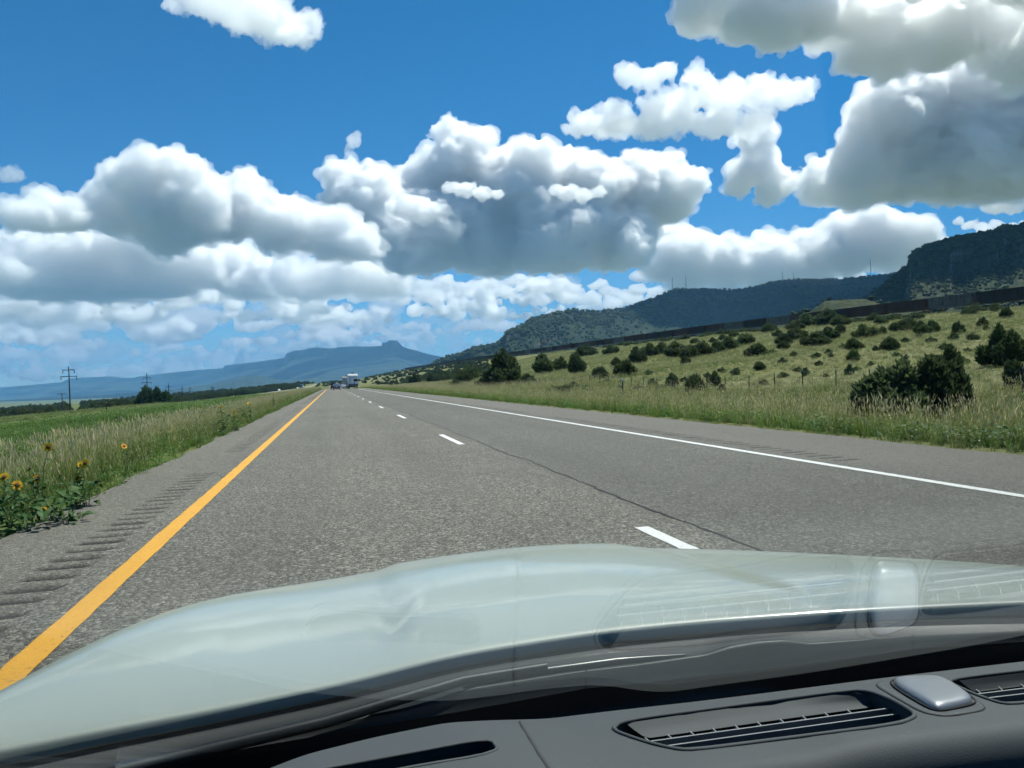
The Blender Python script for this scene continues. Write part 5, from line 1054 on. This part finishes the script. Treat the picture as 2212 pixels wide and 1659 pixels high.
# ------------------------------------------------------------------ clouds: real banks of droplets, lit by sun and sky
def cloud_mat(name, dens, aniso=0.66, col=(1, 1, 1)):
    m = bpy.data.materials.new(name); m.use_nodes = True; n = m.node_tree.nodes; n.remove(n['Principled BSDF'])
    v = n.new('ShaderNodeVolumeScatter'); v.inputs['Color'].default_value = (*col, 1)
    v.inputs['Density'].default_value = dens; v.inputs['Anisotropy'].default_value = aniso
    m.node_tree.links.new(v.outputs[0], n['Material Output'].inputs['Volume'])
    m.cycles.homogeneous_volume = True
    return m
ICO2 = ico(2)
def cloud(name, lobes, dist, seed, base=None, vox=3.0, soft=4.0, gen2=9, gen3=5, depth=0.9, rough=1.0, flat=0.1, dens=None, fine=7.5, fringe=.8, squash=1.0, **tags):
    """lobes: (u, v, radius) in picture units, set at horizontal range dist; base: v of the flat underside below the first lobe"""
    rs = np.random.RandomState(seed)
    px = dist/F                                           # metres per picture unit at that range
    C = []; Rr = []
    for l in lobes:
        u, v, r = l[0], l[1]+.16*l[2]+4, l[2]*.84; dd = l[3] if len(l) > 3 else rs.uniform(-1, 1)*r*depth*px
        C.append(at_r(u, v, dist+dd)); Rr.append(r*px)
    zb = None
    if base is not None: zb = at_r(lobes[0][0], base, dist)[2]
    S = [(c, r) for c, r in zip(C, Rr)]
    out = list(S)
    for c, r in S:
        for k in range(gen2):
            d = rs.normal(size=3); d[2] = abs(d[2])*0.9-0.25; d /= np.linalg.norm(d)
            r2 = r*rs.uniform(0.28, 0.5); c2 = c+d*(r*rs.uniform(0.75, 0.98)); out.append((c2, r2))
            for j in range(gen3):
                d2 = rs.normal(size=3)+d*0.9; d2 /= np.linalg.norm(d2)
                r3 = r2*rs.uniform(0.28, 0.5); out.append((c2+d2*r2*rs.uniform(0.8, 1.0), r3))
    V0, F0 = ICO2
    cen = np.array([o[0] for o in out]); rad = np.array([o[1] for o in out])
    V = (V0[None]*rad[:, None, None]*np.array([1, 1, squash])+cen[:, None]).reshape(-1, 3)
    Fc = (F0[None]+(np.arange(len(out))*len(V0))[:, None, None]).reshape(-1, 3)
    org = cen.mean(0); V = V-org
    def remesh(me, vs):
        tmp = bpy.data.objects.new('tmp', me); COL.objects.link(tmp)
        md = tmp.modifiers.new('r', 'REMESH'); md.mode = 'VOXEL'; md.voxel_size = vs; md.adaptivity = 0.0
        m2 = bpy.data.meshes.new_from_object(tmp.evaluated_get(bpy.context.evaluated_depsgraph_get()))
        bpy.data.objects.remove(tmp); bpy.data.meshes.remove(me); return m2
    def get(me):
        n = len(me.vertices); co = np.empty(n*3, np.float32); me.vertices.foreach_get('co', co); nr = np.empty(n*3, np.float32); me.vertices.foreach_get('normal', nr)
        return co.reshape(-1, 3).astype(float), nr.reshape(-1, 3)
    me = remesh(mesh_np('tmp', V, Fc), vox*px*1.1)
    co, nr = get(me); s = np.median(Rr); q = co/s+seed*3.7
    w = fbm(q[:, 0]*1.3, q[:, 1]*1.3, q[:, 2]*1.3, 3)
    bil = 1-np.abs(fbm(q[:, 0]*3.4, q[:, 1]*3.4, q[:, 2]*3.4, 5, 0.74))*2.6
    warp = np.stack([fbm(q[:, 0]*5+k*31, q[:, 1]*5, q[:, 2]*5, 3, .6) for k in range(3)], 1)
    co = co+nr*((w*0.24+bil*0.27-0.10)*s*rough)[:, None]+warp*(.10*s*rough)
    if zb is not None:
        b = zb-org[2]; w2 = fbm(q[:, 0]*.8, q[:, 1]*.8, q[:, 2]*.1, 4)*0.12*s
        z = co[:, 2]; lo = z < b+w2
        co[:, 2] = np.where(lo, b+w2+(z-b-w2)*flat, z)
    me.vertices.foreach_set('co', co.astype(np.float32).ravel()); me.update()
    q = co/(px*9.0); co = co+nr*((.5-np.abs(fbm(q[:, 0], q[:, 1], q[:, 2], 3, .65))*2.2)*px*fine+(.5-np.abs(fbm(q[:, 0]*.33+7, q[:, 1]*.33, q[:, 2]*.33, 3, .6))*2.2)*px*fine*1.5)[:, None]
    me.vertices.foreach_set('co', co.astype(np.float32).ravel()); me.update()
    me = remesh(me, vox*px*1.35)
    me.materials.clear()
    o = link(name, me, cloud_mat('cloud_droplets', dens if dens else 1.0/(soft*px*2.16)), None, **tags)
    o.location = org
    if fringe:                               # torn thin rags of vapour round the dense body
        fm = me.copy(); co, nr = get(fm); q = co/(px*17.0)+seed
        f = fbm(q[:, 0], q[:, 1], q[:, 2], 4, .6)
        co = co+nr*((np.clip(f*3.4-.1, -.35, 1)*19.0)*px*fringe)[:, None]*[1, 1, .75]
        fm.vertices.foreach_set('co', co.astype(np.float32).ravel()); fm.update(); fm.materials.clear(); fm = remesh(fm, vox*px*1.75); fm.materials.clear()
        link('fringe', fm, cloud_mat('cloud_fringe', 1.0/(10*px*2.16)), o)
    return o

def cum(lobes, dist, seed, label, **kw): return cloud('cumulus_cloud', lobes, dist, seed, label=label, category='cloud', group='cumulus clouds', **kw)
cum([(1000,345,82),(920,395,80),(1120,385,95),(1250,395,100),(1380,395,95),(1450,410,60),(800,430,85),(745,385,38),(900,490,95),(1050,500,100),(1200,510,100),(1330,500,90)], 14000, 3, 'largest cumulus cloud with a broad dark flat base in the middle of the sky', base=592, gen2=11)
cum([(330,385,72),(255,430,62),(400,435,80),(500,440,68),(600,470,62),(690,490,55),(350,480,60),(760,530,62)], 11500, 5, 'bright towering cumulus with a rounded head left of the largest cloud', base=545, gen2=14, rough=1.25, soft=4.8)
cum([(100,452,42),(55,462,34),(150,458,36),(180,478,20)], 11000, 6, 'small white cumulus puff at the picture edge below blue sky', base=490, vox=2.6)
cum([(1840,515,68),(1925,510,64),(1750,545,62),(1660,555,62),(1570,555,58),(1480,545,70),(1430,515,46),(1985,497,34),(1890,470,30)], 19000, 8, 'long bright cumulus bank above the wooded ridge', base=612)
cum([(2000,330,95),(1900,350,85),(2120,330,120),(2240,320,130),(1830,385,55),(1780,405,35),(1960,230,90),(2080,200,110),(2220,200,130),(1900,260,60)], 6500, 11, 'heavy cumulus with a slate-grey base at the upper right', base=425, soft=6, rough=1.25, gen2=12)
cum([(1640,350,48),(1620,300,28),(1655,272,24),(1600,380,34),(1690,385,30),(1660,405,28)], 8000, 13, 'small upright cumulus tower between the largest and the heavy cloud', vox=2.6)
cum([(1500,15,50),(1560,20,62),(1620,40,58),(1680,60,50),(1740,40,60),(1660,10,60),(1580,70,26),(1500,50,22)], 4400, 17, 'grey-bottomed cloud at the top of the picture, first of the overhead pair', squash=.5, vox=3.6, soft=8, rough=1.3)
cum([(1800,60,64),(1880,50,76),(1960,40,84),(2050,40,84),(2140,50,84),(2230,40,90),(1850,120,36),(1940,125,34),(2040,100,44),(2320,60,110)], 4700, 18, 'broad grey cloud filling the upper right corner', squash=.42, vox=3.8, soft=8, rough=1.3)
cum([(1640,-190,150),(1560,-300,160),(1760,-280,180),(1960,-240,190),(1450,-390,150),(2150,-180,180),(2350,-150,180)], 4300, 21, 'broad cloud overhead casting its shadow on the wooded ridge', kind='stuff', squash=.4, vox=8, soft=6, fringe=0)
cum([(1250,262,30),(1290,262,40),(1340,265,40),(1400,266,42),(1450,262,40),(1490,258,30),(1420,225,34),(1470,215,40),(1540,205,46),(1600,200,46),(1660,197,42),(1710,197,34),(1745,190,20),(1400,170,26),(1360,160,22),(1440,155,24),(1500,160,26),(1340,232,20),(1560,262,40),(1600,270,34),(1640,250,30),(1530,275,24)], 6000, 19, 'thin ragged white cloud layer above the largest cumulus', squash=.3, vox=2.2, soft=9, rough=1.7, fringe=0, fine=11)
cum([(560,20,60),(620,40,50),(500,10,50),(640,70,30),(440,0,36),(670,45,28),(590,60,34),(380,4,20)], 5000, 23, 'lone white wisp of cloud at the top of the picture', squash=.3, vox=2.2, soft=11, rough=1.9, fringe=0, fine=13)
cum([(765,300,13),(757,312,8),(774,288,8),(750,322,6)], 10000, 29, 'tiny detached cloud shred above the notch of two cumulus clouds', vox=1.6, soft=9, rough=1.9, fringe=0, fine=5)
cum([(2165,418,26),(2150,435,18),(2190,430,20),(2215,400,18)], 9000, 31, 'small white puff below the heavy grey cloud', vox=2.0, soft=5, fringe=.4)
cum([(22,372,18),(5,378,14),(40,378,8)], 9000, 37, 'faint small wisp at the picture edge above the puff', vox=1.8, soft=16, squash=.6, rough=1.8, fringe=0, fine=6)
cum([(60,540,50),(150,535,46),(250,520,62),(330,530,60),(420,560,56),(500,575,50),(20,580,60),(120,600,60),(230,600,62),(340,610,60),(560,600,50)], 17000, 41, 'wide lumpy cloud bank behind the towering cumulus', base=635, soft=6, gen2=14, rough=1.3)
cum([(620,590,40),(700,595,50),(790,590,50),(850,600,44),(740,560,34),(660,615,36)], 15500, 43, 'grey ragged cloud under the notch between the cumulus clouds', base=640, soft=10)
for k, (L, lab) in enumerate([([(1005,405,20),(1040,412,16),(975,400,14),(1075,418,12)], 'bright cloud shred before the grey face of the largest cumulus'), ([(1225,412,20),(1260,418,16),(1200,405,12),(1295,410,12)], 'second bright shred before the dark base of the largest cumulus'), ([(900,445,34),(930,450,28),(870,440,26),(955,458,18)], 'sunlit puff on the shoulder of the largest cumulus')]):
    cum(L, 12200 if k < 3 else 5600, 61+k, lab, vox=1.8, squash=.75, rough=1.7, fringe=0, fine=6, soft=3.2)
cum([(2250,-850,200),(2420,-900,220),(2600,-820,220),(2480,-740,180)], 2350, 22, 'cloud overhead casting its shadow on the cliffed mesa', kind='stuff', squash=.4, vox=14, soft=8, fringe=0)
# the far field of flat cumulus, row behind row to the horizon
rs = np.random.RandomState(77); k = 0
def far_row(v0, v1, u0, u1, n, dist, rmin, rmax, lab, seed):
    L = []
    for i in range(n):
        u = rs.uniform(u0, u1); v = rs.uniform(v0, v1); r = rs.uniform(rmin, rmax); m_ = rs.randint(3, 7)
        for j in range(m_): L.append((u+(j-m_/2)*r*1.1+rs.normal()*r*.3, v-rs.uniform(0, .5)*r, r*rs.uniform(.5, 1.0), rs.normal()*dist*.05))
    o = cloud('clouds', L, dist, seed, vox=3.4, soft=3.6, gen2=6, gen3=3, squash=.5, flat=.2, fringe=0, kind='stuff', label=lab, category='clouds'); return o
far_row(545, 610, 440, 900, 10, 18500, 22, 40, 'ragged layer of clouds under the notch of the cumulus', 58)
far_row(620, 690, -60, 860, 44, 22000, 18, 42, 'nearer row of flat cumulus over the plain', 51)
far_row(680, 745, -60, 900, 50, 30000, 12, 26, 'middle row of flat cumulus over the far mountains', 52)
far_row(735, 815, -60, 640, 70, 42000, 7, 16, 'low row of small clouds just over the far mountains', 53)
far_row(610, 690, 800, 1430, 40, 24000, 13, 28, 'broken layer of clouds below the largest cumulus', 54)
far_row(690, 750, 640, 1160, 36, 38000, 7, 15, 'small bright clouds around the square-topped butte', 55)
far_row(570, 625, 1420, 1990, 26, 30000, 10, 20, 'pale clouds low behind the radio masts', 56)
far_row(470, 540, 1980, 2320, 16, 24000, 12, 22, 'thin pale clouds behind the cliffed mesa', 57)

def veil(u0, u1, v0, v1, n, dist, r, dens, lab, seed):
    rs = np.random.RandomState(seed); L = [(rs.uniform(u0, u1), rs.uniform(v0, v1), r*rs.uniform(.6, 1.2), rs.normal()*dist*.04) for i in range(n)]
    cloud('clouds', L, dist, seed, vox=6.0, soft=dens, gen2=5, gen3=2, squash=.35, fringe=0, rough=1.3, kind='stuff', label=lab, category='clouds')
veil(-120, 840, 560, 700, 46, 27000, 46, 34.0, 'thin grey-white cloud layer merging the rows over the plain', 71)
veil(-120, 1000, 690, 800, 60, 50000, 30, 26.0, 'pale distant cloud layer along the mountains', 72)
veil(800, 1500, 600, 720, 40, 36000, 30, 30.0, 'thin pale cloud layer behind the largest cumulus', 73)
